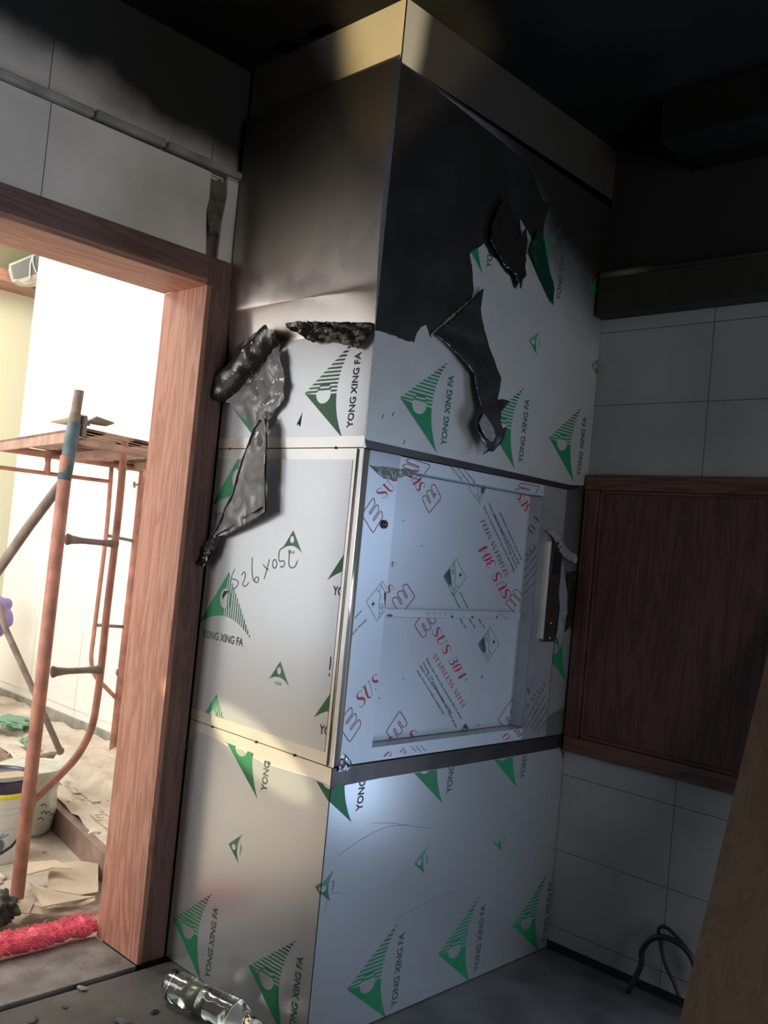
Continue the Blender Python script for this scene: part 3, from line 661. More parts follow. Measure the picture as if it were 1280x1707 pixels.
bm = bmesh.new(); P_ = [(-0.001-0.023*(1-(1-min(1, max(0, (z-2.11)/0.50)))**2), z) for z in [Z2+(ZS-Z2)*k/30 for k in range(31)]]
for (xa, za), (xb, zb_) in zip(P_, P_[1:]): bm.faces.new([bm.verts.new(v) for v in ((xa, -0.0012, za), (0.003, -0.0012, za), (0.003, -0.0012, zb_), (xb, -0.0012, zb_))])
bmesh.ops.remove_doubles(bm, verts=bm.verts, dist=1e-5)
ce = obj('corner_flange', bm, M['steel'], dw); md = ce.modifiers.new('s', 'SOLIDIFY'); md.thickness = 0.0012
for k, (y_, z_) in enumerate(((0.12, Z2), (0.46, Z2), (0.66, Z2), (0.17, Z1), (0.36, Z1), (0.6, Z1))):
    bm = bmesh.new(); lathe(bm, [(0.0045, 0), (0.0045, 0.003), (0.002, 0.005)], Matrix.Translation((-0.001, y_, z_)) @ Matrix.Rotation(-PI/2, 4, 'Y'), 10)
    obj('rivet', bm, M['steel_band'], dw)
# ---- middle tier, front: door frame, recessed leaves
SX0, SX1, SZ0, SZ1 = 0.158, 0.950, 0.868, 1.722
def ek(pr, T, L, Bt, mi=0, wd=0.0032, depth=0.58):
    """outlined three-armed mark: L origin, T tip of arm axis a, Bt tip of spine axis b"""
    ax = (T[0]-L[0], T[1]-L[1]); bx = (Bt[0]-L[0], Bt[1]-L[1])
    def r_(pts): return [(L[0]+ax[0]*a+bx[0]*b, L[1]+ax[1]*a+bx[1]*b, 0) for a, b in pts]
    path = [(0.02, .10), (.08, -.03), (.20, .02), (.285, .12), (.275, .40), (.27, depth), (.34, depth+.02), (.365, .45), (.375, .10), (.43, -.03), (.55, .02), (.635, .12), (.625, .40), (.62, depth), (.69, depth+.02), (.715, .45), (.725, .10), (.78, -.03), (.90, .0), (.99, .12), (1.0, .5), (1.0, .88), (.93, 1.0), (.5, 1.0), (.08, 1.0), (0, .90), (0.0, .5)]
    P = catmull(r_(path), 4, closed=True)
    pr.stroke([(v.x, v.y) for v in P], wd, mi, closed=True)
def icon(pr, T, Rr, Bt, L, mi=1):
    """diamond pictogram of a hand peeling sheet"""
    def q(s, t):   # s: T->R , t: T->L
        return (T[0]+(Rr[0]-T[0])*s+(L[0]-T[0])*t, T[1]+(Rr[1]-T[1])*s+(L[1]-T[1])*t)
    pr.stroke([q(0, 0), q(1, 0), q(1, 1), q(0, 1)], 0.0022, mi, closed=True)
    pr.stroke([q(0, .13), q(1, .13)], 0.0018, mi)
    for k in range(5): pr.stroke([q(.45, .03+.02*k), q(1, .03+.02*k)], 0.0009, mi)
    pr.poly([q(.42, .18), q(.60, .30), q(.72, .34), q(.85, .42), q(.97, .48), q(.98, .16), q(.42, .14)], mi)
    pr.stroke([q(.12, .14), q(.20, .34), q(.42, .36)], 0.0018, mi); pr.stroke([q(.20, .34), q(.05, .40)], 0.0018, mi)
    pr.stroke([(v.x, v.y) for v in catmull([(*q(a, b), 0) for a, b in ((.42, .36), (.46, .50), (.56, .58), (.70, .66), (.86, .74), (.93, .66), (.88, .54), (.74, .46), (.64, .50), (.72, .58), (.82, .60), (.76, .52))], 4)], 0.0018, mi)
    pr.stroke([q(.86, .74), q(.98, .85)], 0.0018, mi)
    c = (.34, .80)
    for k in range(8):
        an = k*PI/4; r = .10 if k % 2 else .07
        pr.stroke([q(*c), q(c[0]+r*math.cos(an), c[1]+r*math.sin(an))], 0.0022, mi)
    pr.poly([q(c[0]+.035*math.cos(k*PI/4), c[1]+.035*math.sin(k*PI/4)) for k in range(8)], mi)
def V2(f, *ps): return [f(p) for p in ps]
def vec(a, b): return (b[0]-a[0], b[1]-a[1])
def line_text(pr, f, txt, p0, p1, hp, mi, bold=0.012):
    """baseline p0->p1 in photo pixels mapped to the face; hp = pixel at the top of the first letter"""
    a, b, h = V2(f, p0, p1, hp); text(pr, txt, a, vec(a, b), vec(a, h), mi, bold=bold)
def line_serif(pr, f, txt, p0, p1, hp, mi, **k):
    a, b, h = V2(f, p0, p1, hp); serif(pr, txt, a, vec(a, b), vec(a, h), mi, **k)
DOORM = [M['doorfilm'], M['ink'], M['red'], M['darkred'], M['dark']]
def z3(x, y): return (720+x/7.111, 820+y/7.111)
def z5(x, y): return (680+x/7.111, 1000+y/7.111)
def z2(x, y): return (600+x/8.0, 760+y/8.0)
def z6(x, y): return (560+x/7.111, 1100+y/7.111)
def z4(x, y): return (580+x/9.143, 920+y/9.143)
LINES = ['Please tear down the protective film in three', 'months. Of products keep the metal sheet', 'Please do not expose to sunshine and keep', 'away from corrosive substances.']
# front skin: stile on the left, frame strips above and below, right stile
bm = bmesh.new()
slab(bm, FF, rect(0.026, SX0, Z1+0.004, Z2-0.004), -0.003, 0.0006)
pr = Print(bm, FF, rect(0.026, SX0-0.001, Z1+0.012, 1.716), off=0.0010)
ek(pr, *V2(fpx, z2(310, 800), z2(168, 556), z2(25, 785)), mi=3)
line_serif(pr, fpx, 'SUS', z2(304, 583), z2(579, 336), z2(196, 479), 2, wscale=0.9)
line_text(pr, fpx, 'away from corrosive', z2(690, 1265), z2(500, 850), z2(668, 1275), 1)
line_text(pr, fpx, 'Please do not expo', z2(612, 1270), z2(460, 920), z2(590, 1280), 1)
ek(pr, *V2(fpx, z6(302, 762), z6(165, 556), z6(20, 770)), mi=3)
line_serif(pr, fpx, 'SUS', z6(280, 590), z6(545, 295), z6(225, 425), 2, wscale=0.9)
icon(pr, *V2(fpx, z4(525, 445), z4(680, 740), z4(455, 1065), z4(275, 755)))
line_text(pr, fpx, 'and keep', z4(60, 1275), z4(285, 1035), z4(35, 1250), 1); line_text(pr, fpx, 'shine', z4(110, 1020), z4(205, 905), z4(90, 1000), 1)
obj('door_stile', bm, DOORM, dw)
panel('corner_patch', FF, [fpx(p) for p in ((617, 750), (668, 760), (665, 783), (616, 777))], M['steel_dark'], o0=0.0002, o1=0.0016)
bm = bmesh.new(); tp = [fpx(p) for p in ((616, 776), (640, 778), (665, 782), (700, 784), (690, 790), (672, 793), (663, 797), (652, 800), (640, 798), (628, 788))]
sheet(bm, FF, tp, lambda a, b: 0.003+0.006*abs(nz(a, b, 45, 3)), 0.006, 0.001); obj('torn_film', bm, M['greyfilm'], dw)
bm = bmesh.new(); slab(bm, FF, rect(SX0, SX1, Z1+0.004, SZ0-0.002), -0.055, 0.0006)
pr = Print(bm, FF, rect(SX0, SX1, Z1+0.012, SZ0-0.003), off=0.0010)
line_serif(pr, fpx, '30', z6(729, 1184), z6(616, 1062), z6(649, 1259), 2)
line_serif(pr, fpx, 'AINL', z6(907, 1155), z6(782, 1023), z6(862, 1197), 3)
for k in range(3): line_text(pr, fpx, 'from corro', z6(1010+60*k, 1150), z6(890+60*k, 1010), z6(990+60*k, 1168), 1)
line_serif(pr, fpx, '30', (862, 1237), (842, 1219), (853, 1245), 2); line_serif(pr, fpx, 'AINL', (876, 1228), (861, 1211), (869, 1234), 3)
obj('door_sill', bm, DOORM, dw)
bm = bmesh.new(); slab(bm, FF, rect(SX0, SX1, SZ1+0.002, Z2-0.004), -0.055, 0.0006)
pr = Print(bm, FF, rect(SX0, SX1, SZ1+0.003, Z2-0.005), off=0.0010)
ek(pr, *V2(fpx, (682, 763), (664, 788), (700, 800)), mi=3)
for k in range(3): line_text(pr, fpx, 'corrosive', (748+9*k, 776), (772+9*k, 806), (752+9*k, 774), 1)
ek(pr, *V2(fpx, (868, 805), (852, 828), (884, 834)), mi=3)
obj('door_head', bm, DOORM, dw)
# reveal strips of the recess
bm = bmesh.new(); slab(bm, RF, rect(0.0, 0.058, SZ0, SZ1), -0.003, 0.0)
pr = Print(bm, RF, rect(0.001, 0.057, SZ0, SZ1), off=0.0006)
obj('door_reveal', bm, [mat('reveal_film', (0.40, 0.42, 0.44), 0.4, 0.4), M['ink'], M['darkred']], dw)
# two leaves with a folded lip between them
def leaf(z0, z1, draw):
    bm = bmesh.new(); slab(bm, DF, rect(SX0, SX1+0.002, z0, z1), -0.012, 0.0)
    pr = Print(bm, DF, rect(SX0, SX1-0.001, z0+0.001, z1-0.001), off=0.0006); draw(pr)
    return obj('door_leaf', bm, DOORM, dw)
def up_draw(pr):
    ek(pr, *V2(dpx, z2(990, 365), z2(825, 570), z2(920, 765)), mi=3)
    line_serif(pr, dpx, 'SUS', z2(881, 411), z2(720, 150), z2(773, 483), 2)
    ek(pr, *V2(dpx, (682, 763), (664, 788), (700, 800)), mi=3)
    line_serif(pr, dpx, 'STAINLESS STEEL', z3(915, 985), z3(610, 300), z3(870, 1010), 3, wscale=1.0)
    line_serif(pr, dpx, 'SUS 304', z3(815, 1235), z3(560, 690), z3(935, 1150), 2, wscale=1.1) if False else None
    line_serif(pr, dpx, 'SUS', z3(950, 1224), z3(791, 934), z3(853, 1277), 2); line_serif(pr, dpx, '304', z3(763, 865), z3(633, 613), z3(666, 918), 2)
    for k, t in enumerate(LINES):
        line_text(pr, dpx, t, z3(985+28*k, 940-45*k), z3(620+62*k, 165-35*k+(k > 1)*170), z3(963+28*k, 952-45*k), 1)
    icon(pr, *V2(dpx, z3(255, 1230), z3(135, 1000), z3(290, 800), z3(405, 1020)))
    icon(pr, *V2(dpx, (799, 838), (812, 808), (790, 800), (781, 815)))
    line_serif(pr, dpx, 'SUS', z3(1185, 190), z3(1075, 0), z3(1100, 240), 2)
    ek(pr, *V2(dpx, z4(880, 475), z4(670, 750), z4(760, 960)), mi=3) if False else None
    ek(pr, *V2(dpx, z4(890, 470), z4(665, 745), z4(800, 960)), mi=3)
    line_serif(pr, dpx, 'S', z4(720, 560), z4(640, 480), z4(620, 640), 2); line_serif(pr, dpx, 'S', z4(735, 205), z4(690, 130), z4(670, 240), 3)
    for k in range(2): line_text(pr, dpx, 'exposure and', z5(620+95*k, 95), z5(530+95*k, -90), z5(598+95*k, 105), 1)
    ek(pr, *V2(dpx, (860, 981), (842, 1005), (862, 1025)), mi=3)
    for p, r in (((725, 824), .004), ((703, 910), .003), ((672, 868), .003), ((830, 1020), .003)):
        c = dpx(p); pr.poly([(c[0]+r*math.cos(k), c[1]+r*math.sin(k)) for k in range(6)], 1)
def lo_draw(pr):
    ek(pr, *V2(dpx, z5(170, 455), z5(80, 300), z5(215, 120)), mi=3) if False else None
    ek(pr, *V2(dpx, z5(175, 458), z5(335, 240), z5(240, 80)), mi=3)
    line_serif(pr, dpx, 'SUS', z5(270, 361), z5(434, 661), z5(367, 308), 2); line_serif(pr, dpx, '304', z5(467, 715), z5(617, 962), z5(564, 662), 2)
    line_serif(pr, dpx, 'STAINLESS STEEL', z5(285, 665), z5(655, 1300), z5(330, 625), 2, wscale=1.0)
    for k, t in enumerate(LINES):
        a = [(205, 700, 625, 1415), (170, 745, 565, 1515), (132, 785, 510, 1350), (98, 838, 420, 1365)][k]
        line_text(pr, dpx, t, z5(a[0], a[1]), z5(a[2], a[3]), z5(a[0]+24, a[1]-14), 1)
    icon(pr, *V2(dpx, z5(830, 530), z5(940, 735), z5(1080, 525), z5(970, 330)) ) if False else icon(pr, *V2(dpx, z5(940, 735), z5(830, 530), z5(970, 330), z5(1080, 525)))
    icon(pr, *V2(dpx, z5(735, 1555), z5(680, 1465), z5(620, 1560), z5(670, 1650)))
    ek(pr, *V2(dpx, z5(1180, 1560), z5(1335, 1320), z5(1225, 1180)), mi=3)
    ek(pr, *V2(dpx, z6(690, 990), z6(848, 745), z6(755, 605)), mi=3)
    line_serif(pr, dpx, 'S', z6(830, 990), z6(930, 1000), z6(880, 830), 2)
    line_serif(pr, dpx, 'SS', (640, 1240), (660, 1260), (650, 1225), 2)
    for k in range(3): line_text(pr, dpx, 'keep the', z5(600+110*k, 215), z5(680+110*k, 340), z5(622+110*k, 203), 1)
    for p, r in (((803, 1128), .005), ((777, 1133), .004), ((672, 1131), .003), ((797, 1209), .004), ((632, 1164), .003), ((587, 1250), .003)):
        c = dpx(p); pr.poly([(c[0]+r*math.cos(k), c[1]+r*math.sin(k)) for k in range(6)], 1)
leaf(1.283, SZ1, up_draw); leaf(SZ0, 1.281, lo_draw)
bm = bmesh.new(); box(bm, SX0+0.004, 0.925, 0.037, 0.056, 1.262, 1.285, bev=0.0015)
box(bm, SX0+0.004, 0.925, 0.0365, 0.038, 1.284, 1.288)
pr = Print(bm, lambda a, b, o=0: Vector((a, 0.0368-o, b)), off=0.0006)
for c0, s in ((0.22, .010), (0.53, .005), (0.64, .005), (0.78, .003), (0.185, .003)):
    pr.poly([(c0-s*1.6, 1.268), (c0, 1.263), (c0+s*1.6, 1.266), (c0+s*1.2, 1.270), (c0, 1.272)], 1)
for k in range(5): pr.stroke([(0.40+0.03*k, 1.282), (0.41+0.03*k, 1.272)], 0.0015, 1)
pr.stroke([(0.775, 1.264), (0.80, 1.283), (0.84, 1.264)], 0.0015, 1)
obj('door_lip', bm, DOORM, dw)
# round lock on the stile
bm = bmesh.new(); kx, kz = fpx((639, 874))
lathe(bm, [(0.0135, 0), (0.0135, 0.006), (0.012, 0.009), (0.010, 0.009), (0.009, 0.006), (0.007, 0.006), (0.006, 0.009), (0.003, 0.010)], Matrix.Translation((kx, 0, kz)) @ Matrix.Rotation(PI/2, 4, 'X'), 28)
obj('lock_cylinder', bm, M['steel_band'], dw)
# right stile and what shows beyond it
bm = bmesh.new(); slab(bm, FF, rect(SX1, 1.104, Z1+0.004, Z2-0.004), -0.003, 0.0006); slab(bm, FF, rect(SX1, SX1+0.004, Z1+0.03, Z2-0.02), 0.0006, 0.0016)
pr = Print(bm, FF, rect(SX1+0.006, 1.103, Z1+0.01, Z2-0.01), off=0.0010)
line_serif(pr, fpx, '04', (864, 1174), (886, 1150), (857, 1160), 3); line_serif(pr, fpx, 'LESS STEEL', (862, 1202), (912, 1140), (859, 1196), 1)
for k in range(5): line_text(pr, fpx, 'from corrosive substances', (872+6*k, 1212+2*k), (906+4*k, 1150+9*k), (871+6*k, 1209+2*k), 1)
obj('door_stile', bm, [mat('dull_smoked_steel', (0.42, 0.43, 0.44), 0.42, 0.7, var=0.25, vscale=5), M['ink'], M['darkred'], M['darkred']], dw)
bm = bmesh.new(); slab(bm, RF, [(0.001, SZ0), (0.057, SZ0), (0.057, SZ1), (0.001, SZ1)], 0.0002, 0.0008)
pr = Print(bm, RF, rect(0.002, 0.056, SZ0, SZ1), off=0.0012)
serif(pr, '04', (0.030, 1.575), (-0.026, 0.070), (0.026, 0.018), 2)
serif(pr, 'NLE', (0.048, 1.49), (-0.044, 0.050), (0.010, 0.012), 1)
for k in range(5): text(pr, 'from corrosive', (0.054-0.004*k, 1.47-0.028*k), (-0.045, 0.06), (0.006, 0.005), 1)
obj('reveal_film', bm, [mat('reveal_film_sheet', (0.36, 0.38, 0.41), 0.45, 0.3), M['ink'], M['darkred']], dw)
panel('cladding_panel', FF, rect(1.105, W-0.001, Z1+0.004, Z2+0.0), sooty('smoked_side_strip', (0.30, 0.30, 0.29), 0.4, 0.8, ((0.8, 0, 0.5), 1.6, 1.95)), o0=-0.003, o1=0.0002)
bm = bmesh.new(); slab(bm, FF, [(1.108, 0.90), (1.215, 0.93), (1.225, 1.22), (1.16, 1.26), (1.118, 1.20)], 0.0004, 0.0014)
pr = Print(bm, FF, rect(1.108, 1.22, 0.9, 1.25), off=0.0017); yxf(pr, (1.02, 1.17), UPR_F, 1.0)
obj('protective_film', bm, FILM_M, dw)
bm = bmesh.new(); sheet(bm, FF, [(1.135, 1.27), (1.15, 1.45), (1.225, 1.46), (1.232, 1.30), (1.20, 1.24), (1.17, 1.22)], lambda a, b: 0.003+0.008*abs(nz(a, b, 25, 9)), 0.012, 0.001); obj('torn_film', bm, M['blackfilm'], dw)
bm = bmesh.new(); sheet(bm, FF, rough_line([fpx(p) for p in ((905, 884), (915, 884), (930, 900), (940, 915), (955, 924), (952, 938), (940, 932), (927, 922), (925, 912), (914, 893))], .002, .01), lambda a, b: 0.012+0.02*abs(nz(a, b, 30, 5)), 0.007, 0.001); obj('torn_film', bm, mat('pale_shredded_film', (0.20, 0.21, 0.20), 0.6), dw)
bm = bmesh.new(); sheet(bm, FF, rough_line([fpx(p) for p in ((927, 950), (934, 935), (938, 960), (943, 1000), (938, 1050), (930, 1080), (924, 1060), (930, 1010))], .002, .02), lambda a, b: 0.006+0.01*abs(nz(a, b, 25, 6)), 0.01, 0.001); obj('torn_film', bm, mat('pale_shredded_film_b', (0.20, 0.21, 0.22), 0.5), dw)
# call panel standing proud of the stile
cx0, cx1, cz0, cz1 = 1.008, 1.090, 1.185, 1.562
bm = bmesh.new(); box(bm, cx0, cx1, -0.015, 0.0, cz0, cz1, bev=0.002); cpn = obj('control_panel', bm, M['bronze'], dw)
bm = bmesh.new(); box(bm, cx0-0.0012, cx0+0.001, -0.0155, -0.001, cz0+0.01, cz1-0.002); obj('polished_edge', bm, M['steel_strip'], cpn)
bm = bmesh.new(); box(bm, cx0+0.012, cx1-0.010, -0.017, -0.014, 1.44, 1.52, bev=0.001); obj('display', bm, M['display'], cpn)
for k in range(3):
    for j in range(2):
        bm = bmesh.new(); box(bm, 1.030+0.022*j, 1.048+0.022*j, -0.0175, -0.014, 1.355+0.022*k-0.01, 1.371+0.022*k-0.01, bev=0.002); obj('button', bm, M['rubber'], cpn)
for z_ in (1.20, 1.255):
    bm = bmesh.new(); lathe(bm, [(0.004, 0), (0.004, 0.0015), (0.002, 0.003)], Matrix.Translation((1.052, -0.015, z_)) @ Matrix.Rotation(PI/2, 4, 'X'), 12); obj('screw', bm, M['steel_strip'], cpn)
# ---- upper tier, front face: white film with marks, then the sooty black film over it
bm = bmesh.new(); zb = Z2+0.029
slab(bm, FF, [(0.001, zb), (0.012, zb-0.004), (1.12, zb-0.012), (W-0.002, Z2+0.028), (W-0.002, 2.905), (0.6, 2.925), (0.002, 2.93)], 0.0002, 0.0014)
pr = Print(bm, FF, rect(0.001, W-0.003, zb-0.002, 2.9), off=0.0017)
for x_ in (0.134, 0.563, 0.950): yxf(pr, (x_, 1.944), UPR_F, lean=0.03)
for x_ in (0.281, 0.706, 1.131): yxf(pr, (x_, 2.573), UPR_F, lean=0.03)
for x_ in (0.345, 0.770, 1.195): yxf(pr, (x_, 2.270), UPR_F, 0.31, big=False)
for p in ((654, 691), (637, 695), (673, 737)):
    c = fpx(p); pr.stroke([(c[0]+.004, c[1]+.008), (c[0]-.002, c[1]-.006)], .003, 5)
obj('protective_film', bm, [M['film_up']]+FILM_M[1:], dw)
BLK = [(630, 553), (645, 556), (676, 568), (690, 571), (692, 560), (697, 551), (701, 545), (709, 541), (714, 556), (717.6, 564), (718, 557), (740, 537), (770, 510), (785, 497), (788, 485), (786, 444), (782, 424), (788, 418),
       (798, 412), (805, 405), (811, 415), (817, 426), (829, 435), (838, 450), (849.5, 462), (855, 482), (860, 474), (864, 465), (863, 444), (867, 421), (868.5, 397), (865.5, 365), (876, 380), (884.6, 397), (889, 412), (897, 432), (908, 440), (904, 406), (905, 383), (908, 365), (914, 350), (926, 340), (905, 336), (899, 321), (887.5, 289), (868, 262), (800, 208), (740, 160), (676, 112)]
pts = [fpx(p) for p in BLK]; pts[0] = (0.0, pts[0][1]); pts[-1] = (0.0, pts[-1][1])
core = rough_line(pts[:-3], 0.0022, 0.010, closed=False)+pts[-3:]
def boff(a, b):
    e_ = max(0.0, (2.62-b))*max(0.0, a-0.40)*0.18 if b > 2.30 else 0
    return 0.0016+0.0008*abs(nz(a, b, 6, 1))+min(0.028, e_)*(0.6+0.8*abs(nz(a, b, 22, 2)))
bm = bmesh.new(); sheet(bm, FF, core, boff, 0.022, 0.0008)
obj('black_film', bm, M['blackfilm'], dw)
# shiny curled tongue
bm = bmesh.new(); t_ = rough_line([fpx(p) for p in ((833, 330), (848, 372), (857, 398), (866, 380), (868, 400), (866, 425), (864, 448), (866, 462), (860, 470), (856, 484), (848, 460), (832, 446), (812, 414), (806, 400), (812, 370), (822, 345))], 0.003, 0.008)
sheet(bm, FF, t_, lambda a, b: 0.024+0.018*ridge(a*2.2+b, b*0.3, 12, 4)*(2.85-b), 0.008, 0.001)
obj('torn_film', bm, mat('glossy_black_film', (0.016, 0.015, 0.013), 0.12, coat=0.8, bump=0.35, bscale=28), dw, smooth=True)
# green film torn with the black, hanging narrow point
bm = bmesh.new(); t_ = [fpx(p) for p in ((877, 418), (884, 400), (892, 385), (903, 400), (908, 438), (914, 462), (920, 482), (917, 511), (912, 500), (895, 462))]
sheet(bm, FF, rough_line(t_, .0015, .01), lambda a, b: 0.010+0.012*abs(nz(a, b, 20, 8)), 0.01, 0.001)
obj('torn_film', bm, mat('sooty_green_film', (0.006, 0.035, 0.02), 0.3), dw)
# long hanging flap
FLP = [(718, 558), (745, 535), (770, 512), (786, 497), (794, 487), (801, 482), (797, 500), (795, 514), (798, 532), (804, 556), (811, 585), (817, 608), (823, 632), (819, 649), (813, 668), (822, 666), (832, 668), (834, 672), (824, 678), (813, 686), (811, 702), (815, 715), (822, 711), (819, 722), (813, 737), (802.6, 753), (795, 752), (785, 758), (788, 747), (781, 734), (773, 718), (770, 705), (778, 693), (782, 680), (779, 660), (776, 623), (770, 617), (756, 596), (742, 580), (729, 567)]
fl = rough_line([fpx(p) for p in FLP], 0.0018, 0.012)
def foff(a, b):
    fold = abs((a-0.405)*1.0)
    return 0.012+0.055*max(0, min(1, (2.19-b)/0.30))-0.02*max(0, min(1, (1.93-b)/0.12))+0.10*max(0, 0.05-fold)+0.008*nz(a, b, 16, 3)
bm = bmesh.new(); sheet(bm, FF, fl, foff, 0.012, 0.001); obj('torn_film', bm, mat('matt_black_film', (0.022, 0.022, 0.023), 0.33, coat=0.2), dw, smooth=True)
bm = bmesh.new(); t_ = [fpx(p) for p in ((778, 690), (786, 700), (794, 715), (797, 728), (791, 738), (782, 730), (774, 718), (770, 705))]
sheet(bm, FF, t_, lambda a, b: 0.070+0.01*abs(nz(a, b, 40, 3)), 0.008, 0.001); obj('torn_film', bm, M['greyfilm'], dw, smooth=True)
# ---- left face: rolled and crumpled film along the peeled line
bm = bmesh.new(); t_ = rough_line([lpx(p) for p in ((482, 542), (500, 538), (545, 539), (600, 540), (628, 541), (629, 552), (622, 562), (612, 573), (602, 583), (590, 578), (560, 571), (528, 573), (516, 567), (508, 556), (494, 554), (484, 549))], .003, .01)
sheet(bm, LF, t_, lambda a, b: 0.012+0.030*abs(nz(a*0.6, b*1.6, 24, 2)), 0.007, 0.001); obj('torn_film', bm, M['blackcrumple'], dw)
bm = bmesh.new(); t_ = rough_line([lpx(p) for p in ((466, 548), (469, 555), (481, 557), (474, 576), (462, 590), (448, 610), (440, 625), (425, 636), (405, 652), (393, 663), (384, 676), (372, 668), (361, 658), (362, 653), (370, 650), (380, 635), (396, 616), (385, 606), (377, 600), (392, 586), (412, 570), (430, 556), (448, 550))], .0025, .01)
def roll(a, b):
    p = Vector((a, b)); A = Vector(lpx((466, 555))); Bq = Vector(lpx((368, 660))); d = (Bq-A).normalized(); q = abs((p-A).dot(Vector((-d.y, d.x))))
    return 0.012+0.045*math.sqrt(max(0, 1-min(1, (q/0.05)**2)))+0.010*nz(a, b, 18, 7)
sheet(bm, LF, t_, roll, 0.008, 0.001); obj('torn_film', bm, M['blackcrumple'], dw, smooth=False)
bm = bmesh.new(); t_ = rough_line([lpx(p) for p in ((462, 585), (474, 577), (478, 610), (483, 640), (479, 668), (470, 680), (462, 690), (458, 700), (450, 712), (438, 717), (420, 708), (404, 690), (395, 676), (386, 672), (396, 660), (412, 644), (430, 632), (446, 612))], .003, .01)
sheet(bm, LF, t_, lambda a, b: 0.008+0.014*abs(nz(a, b, 16, 12))+0.03*abs(nz(a, b, 7, 1)), 0.008, 0.001); obj('torn_film', bm, M['greyfilm'], dw, smooth=False)
STR = [(455, 691), (459, 700), (463, 712), (461, 735), (460, 760), (458.5, 800), (458, 855), (440, 866), (410, 881), (385, 893), (371, 900), (366, 915), (362, 930), (353, 945), (343, 944), (344, 935), (349.5, 914), (360, 897), (373, 878), (388, 848), (400, 824), (410, 796), (420, 769), (430, 742), (437, 718), (447, 703)]
st = [lpx(p) for p in STR]
def soff(a, b): return 0.016+0.022*abs(nz(a, b, 14, 5))+0.02*max(0, 1-abs(b-1.75)/0.3)
bm = bmesh.new(); sheet(bm, LF, rough_line(st, .0012, .015), soff, 0.010, 0.001)
sf = obj('torn_film', bm, M['greyfilm'], dw, smooth=True)
bm = bmesh.new()
for seg in (STR[4:7]+STR[7:10]+[(371, 897)], STR[15:26], [(455, 700), (460, 735), (459, 800)], [(452, 848), (420, 862), (392, 880), (372, 894)]):
    q = [lpx(p) for p in seg]; tube(bm, [LF(a, b, soff(a, b)+0.002) for a, b in q], [0.0035]*len(q), 6)
obj('rolled_hem', bm, M['blackcrumple'], sf)
bm = bmesh.new(); t_ = rough_line([lpx(p) for p in ((366, 898), (374, 900), (368, 918), (362, 932), (354, 946), (342, 944), (344, 930), (352, 912))], .003, .01)
sheet(bm, LF, t_, lambda a, b: 0.03+0.02*abs(nz(a, b, 40, 7)), 0.007, 0.001); obj('torn_film', bm, M['blackcrumple'], dw)
bm = bmesh.new(); t_ = rough_line([lpx(p) for p in ((306, 1240), (312, 1238), (314, 1246), (311, 1254), (306, 1256))], .004, .01)
sheet(bm, LF, t_, lambda a, b: 0.01+0.02*abs(nz(a, b, 40, 7)), 0.007, 0.001); obj('torn_film', bm, M['leafgreen'], dw)
# flap at the foot of the door stile
bm = bmesh.new(); t_ = [fpx(p) for p in ((566, 1248), (574, 1257), (583, 1268), (585, 1274), (580, 1281), (577, 1284), (568, 1285), (562, 1286))]
sheet(bm, FF, t_, lambda a, b: 0.003+0.008*abs(nz(a, b, 40, 3)), 0.008, 0.001); obj('torn_film', bm, M['steel_dark'], dw)

# ================================================================== THINGS IN THE BURNT ROOM
# dark wooden panel framed on the right wall
wp = thing('wall_panel', 'dark mahogany framed wooden panel hung on the grey tiled wall', 'wooden panel', (W, -0.45, 0.763))
y0, y1, z0, z1 = -0.99, -0.012, 0.763, 1.838
bm = bmesh.new(); box(bm, W-0.012, W-0.001, y0+0.05, y1-0.05, z0+0.05, z1-0.05); obj('panel_board', bm, M['wood_dark'], wp)
for a in ((y0, y1, z0, z0+0.060), (y0, y1, z1-0.060, z1)):
    bm = bmesh.new(); box(bm, W-0.034, W-0.001, *a, bev=0.004); obj('frame_rail', bm, M['wood_dark_y'], wp)
    zz = a[3] if a[2] == z0 else a[2]-0.012
    bm = bmesh.new(); box(bm, W-0.022, W-0.001, y0+0.06, y1-0.06, zz, zz+0.012, bev=0.003); obj('moulding', bm, M['wood_dark_y'], wp)
for a in ((y0, y0+0.060), (y1-0.060, y1)):
    bm = bmesh.new(); box(bm, W-0.033, W-0.001, *a, z0+0.06, z1-0.06, bev=0.004); obj('frame_stile', bm, M['wood_dark'], wp)
    yy = a[1] if a[0] == y0 else a[0]-0.012
    bm = bmesh.new(); box(bm, W-0.022, W-0.001, yy, yy+0.012, z0+0.06, z1-0.06, bev=0.003); obj('moulding', bm, M['wood_dark'], wp)
# brown board leaning in the corner of the view
P0 = at(1088, 1888, 2, 0.003); P1 = at(1296, 1020, 0, W-0.05)
dn = (P1-P0); wv = Vector((-0.10, -1.0, 0)); wv = (wv - dn.normalized()*wv.dot(dn.normalized())).normalized()
nn = dn.cross(wv).normalized(); nn = nn if nn.x > 0 else -nn
bm = bmesh.new(); top = P0+dn*1.0
prism(bm, [P0, P1, P1+wv*0.36, P0+wv*0.36], nn*0.022)
zmin = min(v.co.z for v in bm.verts); bmesh.ops.translate(bm, verts=bm.verts, vec=(0, 0, 0.0))
for v in bm.verts: v.co.z = max(v.co.z, 0.001)
lb = obj('leaning_board', bm, M['plank']); tag(lb, 'wide brown wooden board leaning against the wall at the right edge', 'board')
